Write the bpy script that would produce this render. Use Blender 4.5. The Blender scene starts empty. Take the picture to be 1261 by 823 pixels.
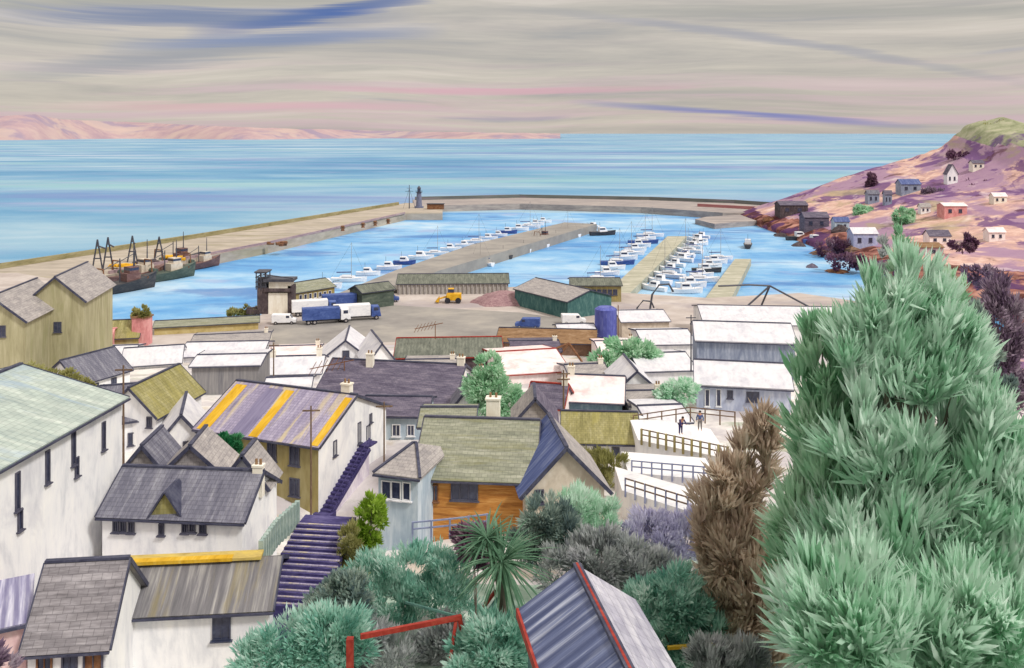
import bpy, math, random
import numpy as np
from mathutils import Vector
random.seed(7); RNG = np.random.default_rng(7)
S = bpy.context.scene
COL = S.collection
# ------------------------------------------------------------------ camera
H = 45.0; F = 1092.0; HX = 630.5; HY = 164.0
cam = bpy.data.cameras.new('camera'); camo = bpy.data.objects.new('camera', cam); COL.objects.link(camo)
camo.location = (0, 0, H); camo.rotation_euler = (math.radians(90), 0, 0)
cam.sensor_width = 36; cam.lens = 36 * F / 1261; cam.shift_y = -(411.5 - HY) / 1261
cam.clip_start = 0.5; cam.clip_end = 90000
S.camera = camo
S.render.resolution_x = 1024; S.render.resolution_y = 668
S.view_settings.view_transform = 'Standard'; S.view_settings.look = 'None'
S.view_settings.exposure = 0.30; S.view_settings.gamma = 1
# ------------------------------------------------------------------ light
SUN_EL = 48; SUN_AZ = 128     # azimuth clockwise from +Y: behind the viewer, to the right
el = math.radians(SUN_EL); az = math.radians(SUN_AZ)
sl = bpy.data.lights.new('sun', 'SUN'); sl.energy = 2.0; sl.angle = math.radians(10); sl.color = (1, .965, .91)
so = bpy.data.objects.new('sun', sl); COL.objects.link(so)
sd = Vector((math.sin(az) * math.cos(el), math.cos(az) * math.cos(el), math.sin(el)))
so.rotation_euler = sd.to_track_quat('Z', 'Y').to_euler()

def lin(c):
    return tuple(((v / 255) / 12.92 if v / 255 <= .04045 else ((v / 255 + .055) / 1.055) ** 2.4) for v in c) + (1,)

class NT:
    def __init__(s, t): s.t = t; s.n = t.nodes; s.l = t.links
    def new(s, k, **kw):
        n = s.n.new(k)
        for a, v in kw.items():
            if a.startswith('i_'):
                key = a[2:]; key = int(key) if key.isdigit() else key.replace('_', ' ')
                n.inputs[key].default_value = v
            else: setattr(n, a, v)
        return n
    def link(s, a, b): s.l.new(a, b)
    def math(s, op, a, b=None, clamp=False):
        n = s.n.new('ShaderNodeMath'); n.operation = op; n.use_clamp = clamp
        for i, v in enumerate((a, b)):
            if v is None: continue
            if isinstance(v, (int, float)): n.inputs[i].default_value = v
            else: s.l.new(v, n.inputs[i])
        return n.outputs[0]
    def mix(s, fac, a, b, mode='MIX'):
        n = s.n.new('ShaderNodeMixRGB'); n.blend_type = mode
        for i, v in enumerate((fac, a, b)):
            if isinstance(v, (int, float, tuple)): n.inputs[i].default_value = v
            else: s.l.new(v, n.inputs[i])
        return n.outputs[0]
    def ramp(s, fac, stops, interp='LINEAR'):
        n = s.n.new('ShaderNodeValToRGB'); cr = n.color_ramp; cr.interpolation = interp
        while len(cr.elements) < len(stops): cr.elements.new(.5)
        for e, (p, c) in zip(cr.elements, stops): e.position = p; e.color = c
        s.l.new(fac, n.inputs[0]); return n.outputs[0]
    def noise(s, vec, scale=1, detail=4, rough=.55, dist=0.):
        n = s.n.new('ShaderNodeTexNoise'); n.inputs['Scale'].default_value = scale; n.inputs['Detail'].default_value = detail
        n.inputs['Roughness'].default_value = rough; n.inputs['Distortion'].default_value = dist
        if vec is not None: s.l.new(vec, n.inputs['Vector'])
        return n.outputs[0]
    def mapping(s, vec, scale=(1, 1, 1), loc=(0, 0, 0), rot=(0, 0, 0)):
        n = s.n.new('ShaderNodeMapping'); n.inputs['Scale'].default_value = scale; n.inputs['Location'].default_value = loc
        n.inputs['Rotation'].default_value = rot; s.l.new(vec, n.inputs['Vector']); return n.outputs[0]
    def smooth(s, v, a, b):
        n = s.n.new('ShaderNodeMapRange'); n.interpolation_type = 'SMOOTHSTEP'
        n.inputs['From Min'].default_value = a; n.inputs['From Max'].default_value = b
        s.l.new(v, n.inputs['Value']); return n.outputs[0]

# world: sky texture behind drawn-out bands of cloud
W = bpy.data.worlds.new('World'); S.world = W; W.use_nodes = True
nt = NT(W.node_tree); bg = nt.n['Background']; bg.inputs['Strength'].default_value = .1
sky = nt.new('ShaderNodeTexSky', sky_type='NISHITA', sun_disc=False, sun_elevation=el, sun_rotation=az, air_density=1.0, dust_density=1.5)
tc = nt.new('ShaderNodeTexCoord'); sep = nt.new('ShaderNodeSeparateXYZ'); nt.link(tc.outputs['Generated'], sep.inputs[0])
X, Y, Z = sep.outputs
azm = nt.math('DIVIDE', X, nt.math('MAXIMUM', Y, .05))       # tangent-plane coords of the forward half
elv = nt.math('DIVIDE', Z, nt.math('MAXIMUM', nt.math('ABSOLUTE', Y), .12))
cmb = nt.new('ShaderNodeCombineXYZ'); nt.link(X, cmb.inputs[0]); nt.link(Y, cmb.inputs[1]); nt.link(Z, cmb.inputs[2])
bend = nt.noise(nt.mapping(cmb.outputs[0], (2, 2, 3)), 1.2, 2, .5)
warp = nt.new('ShaderNodeCombineXYZ'); nt.link(X, warp.inputs[0]); nt.link(Y, warp.inputs[1])
nt.link(nt.math('ADD', Z, nt.math('MULTIPLY', bend, .045)), warp.inputs[2])
n1 = nt.noise(nt.mapping(warp.outputs[0], (1.0, 1.0, 20), (3, 1, 2)), 1.5, 6, .66, .35)
n2 = nt.noise(nt.mapping(warp.outputs[0], (1.3, 1.3, 46), (9, 5, 4)), 1.5, 7, .65, .3)
n3 = nt.noise(nt.mapping(warp.outputs[0], (3, 3, 150), (1, 7, 4)), 1.5, 4, .6, .1)
k = 10.6   # cloud luminance in sky-texture units (strength 0.1 brings it back to 1)
def kc(c, f=1.0): l = lin(c); return tuple(v * k * f for v in l[:3]) + (1,)
cl = nt.ramp(n1, [(.28, lin((144, 143, 144))), (.42, lin((165, 159, 152))), (.56, lin((184, 176, 165))), (.74, lin((206, 196, 186)))])
cl = nt.mix(1.0, cl, (k, k, k, 1), 'MULTIPLY')
# pink bands low, grey-green high
lowb = nt.math('SUBTRACT', 1, nt.smooth(elv, .03, .10))
pk = nt.math('MULTIPLY', nt.smooth(n2, .42, .62), nt.math('ADD', nt.math('MULTIPLY', lowb, .6), .04))
cl = nt.mix(pk, cl, kc((192, 164, 174)))
blu = nt.math('MULTIPLY', nt.smooth(nt.noise(nt.mapping(warp.outputs[0], (1.4, 1.4, 34), (4, 2, 8)), 1.5, 5, .6, .3), .60, .78), .6)
cl = nt.mix(blu, cl, kc((128, 130, 156)))
def streak(cx, cz, slope, curve, half, thick, col, amt):
    """a long thin break in the cloud, fixed in the sky (tangent coords)"""
    dx = nt.math('SUBTRACT', azm, cx)
    mid = nt.math('ADD', nt.math('ADD', nt.math('MULTIPLY', dx, slope), nt.math('MULTIPLY', nt.math('MULTIPLY', dx, dx), curve)), cz)
    t = nt.math('DIVIDE', nt.math('SUBTRACT', elv, mid), thick)
    t = nt.math('ADD', t, nt.math('MULTIPLY', nt.math('SUBTRACT', n3, .5), 2.2))
    a = nt.math('SUBTRACT', 1, nt.math('MULTIPLY', t, t), True)
    e = nt.math('DIVIDE', dx, half); e = nt.math('SUBTRACT', 1, nt.math('MULTIPLY', e, e), True)
    fr = nt.math('GREATER_THAN', Y, .1)
    return nt.math('MULTIPLY', nt.math('MULTIPLY', nt.math('MULTIPLY', a, e), amt), fr), kc(col)
for st in [(-.20, .137, .17, .2, .17, .010, (44, 78, 150), 1.0), (-.36, .130, -.01, .1, .26, .014, (88, 104, 142), .8),
           (-.27, .106, .05, 0, .20, .010, (98, 116, 158), .8), (.27, .021, -.07, 0, .21, .0042, (104, 112, 170), .85),
           (-.40, .083, .10, .1, .20, .013, (126, 130, 142), .7), (.30, .105, -.15, -.1, .32, .006, (132, 134, 150), .55),
           (-.02, .047, .0, .1, .25, .0045, (196, 150, 164), .75), (-.3, .03, 0, .0, .25, .006, (198, 158, 166), .7),
           (.35, .138, 0, 0, .5, .010, (150, 148, 140), .6), (-.42, .148, 0, 0, .4, .009, (142, 142, 132), .6)]:
    m_, c_ = streak(*st); cl = nt.mix(m_, cl, c_)
cover = nt.smooth(Z, -.2, .0)
zen = nt.math('ADD', 1.0, nt.math('MULTIPLY', nt.smooth(Z, .22, .75), 1.2))    # overcast: cloud overhead, out of view, brightened to add ambient light
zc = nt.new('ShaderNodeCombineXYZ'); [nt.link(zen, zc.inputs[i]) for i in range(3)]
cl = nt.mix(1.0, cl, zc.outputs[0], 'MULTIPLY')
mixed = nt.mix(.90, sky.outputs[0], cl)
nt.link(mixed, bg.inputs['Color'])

# ------------------------------------------------------------------ helpers
def P(px, py, d): return Vector(((px - HX) / F * d, d, H - (py - HY) / F * d))
def PZ(px, py, z): return P(px, py, (H - z) * F / (py - HY))
def prop(o, label=None, cat=None, group=None, kind=None):
    if label: o['label'] = label
    if cat: o['category'] = cat
    if group: o['group'] = group
    if kind: o['kind'] = kind
    return o
ORG = {}
def thing(name, label, cat, loc, group=None, rz=0):
    o = bpy.data.objects.new(name, None); COL.objects.link(o); o.location = loc; o.rotation_euler.z = rz
    o.empty_display_size = .3
    ORG[o.name] = Vector(loc); return prop(o, label, cat, group)
class MB:
    def __init__(s): s.v = []; s.f = []; s.smooth = False
    def add(s, vs, fs):
        b = len(s.v); s.v += [Vector(v) for v in vs]; s.f += [tuple(b + i for i in f) for f in fs]; return s
    def box(s, c, size, rz=0, u=None):
        if u is None: u = Vector((math.cos(rz), math.sin(rz), 0))
        n = Vector((-u.y, u.x, 0)); c = Vector(c); a, b, h = [q / 2 for q in size]; z = Vector((0, 0, 1))
        vs = [c + u * (sx * a) + n * (sy * b) + z * (sz * h) for sz in (-1, 1) for sx, sy in ((-1, -1), (1, -1), (1, 1), (-1, 1))]
        return s.add(vs, [(3, 2, 1, 0), (4, 5, 6, 7), (0, 1, 5, 4), (1, 2, 6, 5), (2, 3, 7, 6), (3, 0, 4, 7)])
    def bar(s, p0, p1, w, h):
        p0 = Vector(p0); p1 = Vector(p1); d = (p1 - p0).normalized()
        a = d.cross(Vector((0, 0, 1)))
        if a.length < 1e-3: a = Vector((1, 0, 0))
        a.normalize(); b = a.cross(d); a *= w / 2; b *= h / 2
        vs = [p + x for p in (p0, p1) for x in (-a - b, a - b, a + b, -a + b)]
        return s.add(vs, [(0, 1, 2, 3), (7, 6, 5, 4), (1, 0, 4, 5), (2, 1, 5, 6), (3, 2, 6, 7), (0, 3, 7, 4)])
    def slab(s, quad, t):
        """closed plate: polygon thickened upwards along its normal"""
        q = [Vector(v) for v in quad]; n = (q[1] - q[0]).cross(q[2] - q[0]).normalized()
        if n.z < 0: q = q[::-1]; n = -n
        k = len(q); vs = q + [p + n * t for p in q]
        return s.add(vs, [tuple(range(k))[::-1], tuple(range(k, 2 * k))] + [(i, (i + 1) % k, k + (i + 1) % k, k + i) for i in range(k)])
    def prism(s, poly, z0, z1):
        q = [Vector((p[0], p[1], 0)) for p in poly]
        ar = sum(q[i].x * q[(i + 1) % len(q)].y - q[(i + 1) % len(q)].x * q[i].y for i in range(len(q)))
        if ar < 0: q = q[::-1]
        k = len(q); vs = [Vector((p.x, p.y, z0)) for p in q] + [Vector((p.x, p.y, z1)) for p in q]
        return s.add(vs, [tuple(range(k))[::-1], tuple(range(k, 2 * k))] + [(i, (i + 1) % k, k + (i + 1) % k, k + i) for i in range(k)])
    def tube(s, pts, rad, n=8):
        pts = [Vector(p) for p in pts]
        if isinstance(rad, (int, float)): rad = [rad] * len(pts)
        b = len(s.v)
        for i, p in enumerate(pts):
            d = (pts[min(i + 1, len(pts) - 1)] - pts[max(i - 1, 0)]).normalized()
            a = d.cross(Vector((0, 0, 1))) if abs(d.z) < .9 else d.cross(Vector((1, 0, 0)))
            a.normalize(); c = d.cross(a)
            for j in range(n):
                t = 2 * math.pi * j / n; s.v.append(p + (a * math.cos(t) + c * math.sin(t)) * rad[i])
        for i in range(len(pts) - 1):
            for j in range(n):
                s.f.append((b + i * n + j, b + i * n + (j + 1) % n, b + (i + 1) * n + (j + 1) % n, b + (i + 1) * n + j))
        s.f.append(tuple(b + j for j in range(n))[::-1]); s.f.append(tuple(b + (len(pts) - 1) * n + j for j in range(n)))
        return s
    def build(s, name, mat, parent=None, org=None, smooth=False, bevel=0):
        if parent is not None: org = ORG.get(parent.name, Vector((0, 0, 0)))
        elif org is None:
            xs = [v.x for v in s.v]; ys = [v.y for v in s.v]; zs = [v.z for v in s.v]
            org = Vector(((min(xs) + max(xs)) / 2, (min(ys) + max(ys)) / 2, min(zs)))
        me = bpy.data.meshes.new(name); me.from_pydata([tuple(v - org) for v in s.v], [], s.f); me.materials.append(mat)
        uv = me.uv_layers.new(name='UVMap').data
        for p in me.polygons:
            n = p.normal; t = Vector((0, 0, 1)).cross(n)
            if t.length < .05: t = Vector((1, 0, 0))
            t.normalize(); b = n.cross(t)
            for li in p.loop_indices:
                co = me.vertices[me.loops[li].vertex_index].co + org
                uv[li].uv = (co.dot(t), co.dot(b))
        o = bpy.data.objects.new(name, me); COL.objects.link(o)
        if smooth: me.shade_smooth()
        ORG[o.name] = org
        if parent is not None: o.parent = parent
        else: o.location = org
        if bevel:
            m = o.modifiers.new('bevel', 'BEVEL'); m.width = bevel; m.segments = 1; m.limit_method = 'ANGLE'
        return o

MATS = {}
def wash(name, cols, su=1.0, sv=.25, rough=.85, bump=.25, ribs=0, ribamt=.3, stain=None, spec=.25, sharp=1.0, bscale=9, courses=0):
    """weathered surface: brushy streaks across the slope/up the wall, in metres of the face's own plane"""
    if name in MATS: return MATS[name]
    m = bpy.data.materials.new(name); m.use_nodes = True; t = NT(m.node_tree); bs = t.n['Principled BSDF']
    c = t.new('ShaderNodeTexCoord'); uv = c.outputs['UV']
    oi = t.new('ShaderNodeObjectInfo')
    sh = t.new('ShaderNodeVectorMath', operation='ADD'); t.link(uv, sh.inputs[0])
    sc = t.new('ShaderNodeVectorMath', operation='SCALE'); sc.inputs['Scale'].default_value = 0; t.link(uv, sc.inputs[0])
    n1 = t.noise(t.mapping(uv, (su, sv, 1)), 1.0, 5, .6, .6)
    n2 = t.noise(t.mapping(uv, (su * 4.5, sv * 3, 1), (5, 3, 0)), 1.0, 4, .6, .2)
    v = t.math('ADD', t.math('MULTIPLY', n1, .66), t.math('MULTIPLY', n2, .34))
    lo, hi = .5 - .17 / sharp, .5 + .17 / sharp
    st = [(lo + (hi - lo) * i / max(1, len(cols) - 1), lin(q)) for i, q in enumerate(cols)]
    col = t.ramp(v, st)
    hgt = t.math('MULTIPLY', t.noise(uv, bscale, 3), .5)
    if ribs:
        s2 = t.new('ShaderNodeSeparateXYZ'); t.link(uv, s2.inputs[0])
        wv = t.math('SINE', t.math('MULTIPLY', s2.outputs[0], 2 * math.pi / ribs))
        wv = t.math('ADD', t.math('MULTIPLY', wv, .5), .5)
        hgt = t.math('ADD', hgt, wv)
        col = t.mix(t.math('MULTIPLY', wv, ribamt), col, lin(cols[0]))
    if courses:
        br = t.new('ShaderNodeTexBrick'); br.inputs['Scale'].default_value = 1; br.inputs['Mortar Size'].default_value = .018
        br.inputs['Brick Width'].default_value = courses * 1.3; br.inputs['Row Height'].default_value = courses
        br.inputs['Color1'].default_value = (1, 1, 1, 1); br.inputs['Color2'].default_value = (.78, .78, .8, 1); br.inputs['Mortar'].default_value = (.5, .5, .52, 1)
        t.link(uv, br.inputs['Vector']); col = t.mix(.75, col, br.outputs[0], 'MULTIPLY')
        hgt = t.math('ADD', hgt, br.outputs['Fac'] if False else t.math('SUBTRACT', 1, br.outputs['Fac']))
    if stain:
        sn = t.noise(t.mapping(uv, (su * .5, sv * .7, 1), (11, 3, 0)), 1.0, 5, .65, .8)
        col = t.mix(t.math('MULTIPLY', t.smooth(sn, .5, .66), stain[1]), col, lin(stain[0]))
    t.link(col, bs.inputs['Base Color']); bs.inputs['Roughness'].default_value = rough
    bs.inputs['Specular IOR Level'].default_value = spec
    if bump:
        b = t.new('ShaderNodeBump'); b.inputs['Strength'].default_value = bump; b.inputs['Distance'].default_value = .04
        t.link(hgt, b.inputs['Height']); t.link(b.outputs[0], bs.inputs['Normal'])
    MATS[name] = m; return m

white = wash('white_render', [(206, 208, 214), (236, 236, 238), (247, 246, 244)], .6, .22, .8, .3, stain=((196, 196, 206), .45))
whiteb = wash('white_boards', [(210, 210, 214), (238, 238, 240), (248, 248, 247)], .3, 3.5, .8, .3)
cream = wash('cream_render', [(214, 204, 188), (232, 226, 212), (244, 240, 232)], .6, .25)
pinkw = wash('pink_white_render', [(224, 204, 202), (240, 228, 226), (246, 240, 238)], .6, .25)
olivew = wash('olive_render', [(128, 116, 76), (154, 142, 98), (172, 162, 122)], .8, .18, stain=((178, 158, 92), .5))
khaki = wash('khaki_render', [(142, 136, 106), (168, 162, 130), (188, 182, 152)], 1.0, .14, stain=((150, 148, 108), .6))
bluew = wash('pale_blue_render', [(142, 160, 178), (170, 186, 200), (204, 214, 222)], .8, .2)
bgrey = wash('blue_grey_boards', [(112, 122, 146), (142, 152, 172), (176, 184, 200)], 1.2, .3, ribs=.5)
greyc = wash('grey_corrugated_wall', [(112, 112, 118), (136, 134, 136), (156, 154, 152)], 2.0, .2, ribs=.45)
orange = wash('orange_timber', [(142, 92, 44), (184, 126, 62), (206, 156, 92)], .35, 3.2, .7, .5, stain=((120, 62, 20), .5))
pink = wash('pink_render', [(186, 118, 120), (212, 146, 146), (226, 176, 172)], .8, .4)
beige = wash('beige_render', [(176, 164, 150), (200, 188, 172), (216, 206, 194)], .7, .5)
teal = wash('teal_boards', [(44, 82, 84), (68, 106, 106), (104, 138, 134)], 1.2, .4)
brownw = wash('brown_wall', [(92, 70, 60), (124, 98, 82), (150, 122, 100)], .5, .7)
darkw = wash('dark_wall', [(52, 44, 48), (78, 68, 72), (110, 98, 98)], .8, .5)
slate = wash('slate_roof', [(88, 88, 104), (114, 114, 128), (150, 150, 158)], 1.9, .22, .7, .5, courses=.34)
slatev = wash('violet_slate_roof', [(72, 66, 86), (100, 94, 112), (134, 126, 140)], .35, 1.6, .7, .5, courses=.34)
slateg = wash('grey_streaked_roof', [(84, 84, 88), (118, 116, 120), (166, 164, 160)], 2.2, .16, .75, .6, ribs=.6, stain=((150, 138, 92), .45))
tilev = wash('brown_grey_tiles', [(98, 94, 98), (134, 130, 134), (168, 164, 168)], .3, 2.6, .75, .5, courses=.4)
lilac = wash('lilac_tile_roof', [(126, 118, 146), (156, 148, 172), (192, 184, 200)], 1.6, .12, .75, .4, stain=((206, 190, 138), .65), courses=.34)
yellow = wash('yellow_lichen', [(178, 136, 30), (206, 164, 44), (218, 186, 90)], 1.2, .3, .85, .3)
ochre = wash('ochre_lichen', [(154, 132, 72), (186, 164, 96), (210, 184, 88)], .5, 1.5, .85, .4)
palegr = wash('pale_green_roof', [(150, 164, 162), (176, 188, 180), (202, 210, 202)], .9, .14, .75, .3, stain=((146, 166, 186), .6), courses=.45)
greengr = wash('green_grey_roof', [(116, 120, 106), (146, 148, 130), (172, 172, 156)], .3, 2.2, .8, .4, stain=((122, 120, 72), .45), courses=.34)
oliver = wash('olive_roof', [(118, 114, 72), (146, 140, 92), (172, 166, 124)], 1.3, .25, .8, .4, stain=((158, 150, 84), .5), courses=.34)
bluer = wash('blue_slate_roof', [(52, 66, 118), (84, 98, 146), (134, 144, 178)], 1.8, .2, .65, .4, ribs=.5)
greyr = wash('grey_beige_roof', [(140, 136, 138), (166, 160, 158), (190, 184, 180)], .5, 1.2, .8, .4, courses=.34)
whiter = wash('white_roof', [(186, 186, 196), (212, 211, 217), (228, 227, 228)], .5, .4, .75, .25, ribs=.8, ribamt=.12)
pinkr = wash('pale_pink_roof', [(212, 194, 198), (232, 218, 218), (242, 234, 232)], .5, .5, .8, .3, stain=((216, 170, 166), .5))
brownr = wash('brown_roof', [(98, 72, 52), (134, 104, 74), (158, 132, 106)], .4, 1.2, .8, .4)
darkgr = wash('dark_green_grey_roof', [(78, 82, 76), (108, 112, 102), (136, 138, 126)], 1.2, .35, .8, .4, ribs=.5)
trim = wash('dark_trim', [(46, 48, 66), (66, 68, 88), (92, 94, 110)], 1, 1, .6, .1)
redtrim = wash('red_trim', [(116, 34, 28), (150, 50, 40), (172, 78, 64)], 1, 1, .6, .2)
glass = wash('dark_glass', [(34, 40, 60), (52, 58, 82), (78, 86, 108)], .8, .8, .15, 0, spec=.6)
frame_w = wash('pale_window_frame', [(196, 198, 206), (222, 222, 226), (236, 236, 236)], 1, 1, .6, .1)
frame_d = wash('dark_window_frame', [(60, 60, 78), (80, 80, 96), (98, 98, 112)], 1, 1, .6, .1)
navy = wash('navy_steps', [(38, 34, 78), (62, 56, 104), (102, 96, 140)], .5, 2, .75, .4)
stone = wash('pier_stone', [(146, 138, 128), (170, 160, 148), (192, 182, 168)], .05, .18, .9, .3, stain=((136, 130, 96), .5), bscale=2)
pierd = wash('dark_pier_stone', [(122, 116, 120), (154, 146, 144), (186, 176, 168)], .05, .3, .9, .3, bscale=2)
quaym = wash('quay_concrete', [(160, 148, 144), (182, 172, 166), (200, 192, 188)], .06, .09, .9, .2, stain=((148, 140, 148), .6), bscale=2)
roadm = wash('grey_road', [(128, 124, 122), (146, 142, 138), (166, 160, 152)], .05, .08, .9, .2, bscale=3)
metal = wash('dark_metal', [(44, 46, 58), (64, 66, 78), (88, 88, 98)], 1, 1, .55, .1, spec=.5)
rust = wash('rusty_metal', [(86, 54, 40), (120, 82, 58), (146, 112, 84)], 1, 1, .8, .3)
hullw = wash('white_hull', [(206, 208, 216), (232, 232, 236), (244, 244, 244)], .4, .8, .4, 0)
hullb = wash('blue_hull', [(42, 62, 118), (66, 88, 150), (98, 120, 176)], .4, .8, .5, 0)
hulld = wash('dark_hull', [(42, 44, 52), (66, 66, 70), (98, 92, 90)], .3, .8, .6, .1)
hullr = wash('dull_red_hull', [(84, 62, 62), (112, 84, 82), (140, 114, 108)], .3, .8, .6, .1)
hullg = wash('green_hull', [(56, 66, 62), (78, 90, 82), (108, 116, 104)], .3, .8, .6, .1)
wood = wash('brown_wood', [(84, 66, 54), (112, 92, 76), (142, 122, 102)], 1, 1, .85, .3)
bark = wash('bark', [(82, 72, 66), (112, 102, 94), (146, 136, 124)], 3, .6, .9, .6)
tyre = wash('tyre_rubber', [(34, 34, 40), (46, 46, 54), (60, 60, 66)], 1, 1, .85, 0)
skipy = wash('yellow_paint', [(186, 136, 24), (216, 166, 36), (226, 184, 70)], .8, .8, .55, .1)
bluep = wash('blue_paint', [(62, 68, 142), (86, 94, 168), (118, 126, 188)], .9, .3, .6, .2)
sailc = wash('blue_canvas', [(60, 74, 118), (84, 98, 142), (120, 130, 164)], .8, .8, .8, .1)

# ------------------------------------------------------------------ terrain
prof = [(0, 41), (10, 35.5), (20, 28.5), (30, 22.5), (44, 18.4), (52, 16.6), (60, 15.5), (70, 14.5), (82, 13.7), (100, 12.4), (120, 10.3), (136, 8.1), (155, 5.6), (172, 3.6), (188, 2.0), (205, -1), (225, -5), (260, -7), (700, -7)]
PY = np.array([p[0] for p in prof]); PZv = np.array([p[1] for p in prof])
def sstep(x, a, b): t = np.clip((x - a) / (b - a), 0, 1); return t * t * (3 - 2 * t)
# headland on the right: ridge line points  (X, Y, ridge height)
RD = np.array([(118, 470, 2.0), (152, 466, 13.5), (182, 462, 24), (206, 458, 32), (219, 452, 38.5), (229, 446, 50), (244, 442, 54), (256, 438, 49.5), (300, 430, 47), (420, 420, 56)])
def noise2(x, y):
    v = 0
    for a, b, c, w in ((.031, .017, 1.3, 1), (.013, -.037, 4.1, 1), (.071, .052, 2.2, .5), (-.05, .09, .7, .45), (.15, .11, 5.2, .2)):
        v = v + w * np.sin(a * x + b * y + c)
    return v
def terr(x, y):
    z = np.interp(y, PY, PZv)
    # headland
    rh = np.interp(x, RD[:, 0], RD[:, 2], left=-8); ry = np.interp(x, RD[:, 0], RD[:, 1])
    # shore on this side of the headland
    y0 = np.interp(x, [95, 110, 125, 150, 180, 240, 420], [330, 262, 215, 195, 185, 175, 160])
    tt = np.clip((y - y0) / np.maximum(ry - y0, 1), 0, 1)
    front = 5.0 + (rh - 5.0) * (tt ** 1.15)
    front = np.where(rh < 5, rh * np.ones_like(front), front)
    back = rh - (y - ry) * .8
    hz = np.where(y < ry, front, back)
    w = sstep(x + noise2(x, y) * 2, 84 + (y > 330) * 0, 118) * sstep(y, 172, 200)
    hz = np.maximum(hz, -8)
    hz = hz + noise2(x, y) * .45 * w
    z = z * (1 - w) + hz * w
    z = z - 4.0 * np.exp(-(((x + 14) / 8.5) ** 2 + ((y - 73.5) / 7.5) ** 2))      # the lane below the yellow banded house
    z = z - 3.8 * (1 - sstep(x, -14, -9)) * sstep(y, 30, 38) * (1 - sstep(y, 52, 58))      # yard in front of the long shed
    # bank under the big trees on the right
    z = z + 5.0 * sstep(x, 8, 22) * sstep(y, 14, 30) * (1 - sstep(y, 60, 88))
    return z
gx = np.concatenate([np.linspace(-260, -90, 40), np.linspace(-87, 300, 230), np.linspace(304, 460, 30)])
gy = np.concatenate([np.linspace(-12, 100, 80), np.linspace(101.5, 300, 120), np.linspace(303, 560, 110)])
GX, GY = np.meshgrid(gx, gy); GZ = terr(GX, GY) + .08 * noise2(GX * 9, GY * 9)
# ground materials
def groundmat(name, base, patches, sc=.06, bump=.4):
    m = bpy.data.materials.new(name); m.use_nodes = True; t = NT(m.node_tree); bs = t.n['Principled BSDF']
    c = t.new('ShaderNodeTexCoord').outputs['Object']
    col = t.ramp(t.noise(c, sc * 3, 6, .65, .4), [(.36, lin(base[0])), (.5, lin(base[1])), (.64, lin(base[2]))])
    for i, (pc, s, lo, hi, amt) in enumerate(patches):
        nn = t.noise(t.mapping(c, (1, 1, 1.6), (i * 13, i * 7, i)), s, 5, .6, .5)
        col = t.mix(t.math('MULTIPLY', t.smooth(nn, lo, hi), amt), col, lin(pc))
    t.link(col, bs.inputs['Base Color']); bs.inputs['Roughness'].default_value = .95; bs.inputs['Specular IOR Level'].default_value = .1
    b = t.new('ShaderNodeBump'); b.inputs['Strength'].default_value = bump; b.inputs['Distance'].default_value = .3
    t.link(t.noise(c, .9, 5), b.inputs['Height']); t.link(b.outputs[0], bs.inputs['Normal'])
    return m
g_town = groundmat('pale_town_ground', [(196, 190, 190), (216, 211, 209), (232, 229, 226)], [((176, 170, 176), .10, .46, .60, .8), ((150, 162, 140), .14, .54, .66, .75), ((192, 178, 160), .2, .55, .68, .7)])
g_garden = groundmat('garden_ground', [(112, 138, 126), (148, 170, 156), (196, 208, 198)], [((120, 112, 120), .2, .52, .66, .6)])
g_heath = groundmat('heather_hillside', [(176, 144, 144), (200, 164, 152), (216, 188, 176)], [((150, 122, 152), .03, .44, .54, .85), ((104, 72, 120), .05, .54, .6, .85), ((92, 58, 66), .08, .6, .66, .7), ((158, 150, 112), .03, .58, .68, .6), ((222, 206, 204), .06, .58, .7, .6)])
g_top = groundmat('green_headland', [(128, 132, 104), (150, 154, 124), (172, 170, 146)], [((100, 74, 120), .03, .52, .6, .85)])
g_beach = groundmat('rusty_foreshore', [(104, 66, 66), (150, 102, 92), (186, 140, 126)], [((76, 48, 96), .07, .48, .56, .85), ((74, 38, 34), .1, .52, .6, .85)])
me = bpy.data.meshes.new('terrain'); nxg, nyg = len(gx), len(gy)
vs = np.stack([GX.ravel(), GY.ravel(), GZ.ravel()], 1)
ii = (np.arange(nyg - 1)[:, None] * nxg + np.arange(nxg - 1)[None]).ravel()
fs = np.stack([ii, ii + 1, ii + nxg + 1, ii + nxg], 1)
me.from_pydata(vs.tolist(), [], fs.tolist())
for m in (g_town, g_garden, g_heath, g_top, g_beach): me.materials.append(m)
cx = vs[fs].mean(1); jit = noise2(cx[:, 0] * 3, cx[:, 1] * 3)
mi = np.zeros(len(fs), int)
mi[(cx[:, 1] < 62 + jit * 2) & (cx[:, 0] > -13 + jit)] = 1
heath = (cx[:, 0] > 62 + jit * 3) & (cx[:, 1] > 125 + jit * 3)
mi[heath] = 2; mi[heath & (cx[:, 2] > 41 + jit * 1.6)] = 3; mi[(cx[:, 1] > 175) & (cx[:, 2] < 5.2 + jit * .3) & (cx[:, 0] > 70)] = 4
me.polygons.foreach_set('material_index', mi.astype(np.int32)); me.shade_smooth()
tr = bpy.data.objects.new('terrain', me); COL.objects.link(tr); prop(tr, kind='structure')
def ground(x, y): return float(terr(np.array([x]), np.array([y]))[0])

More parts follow.
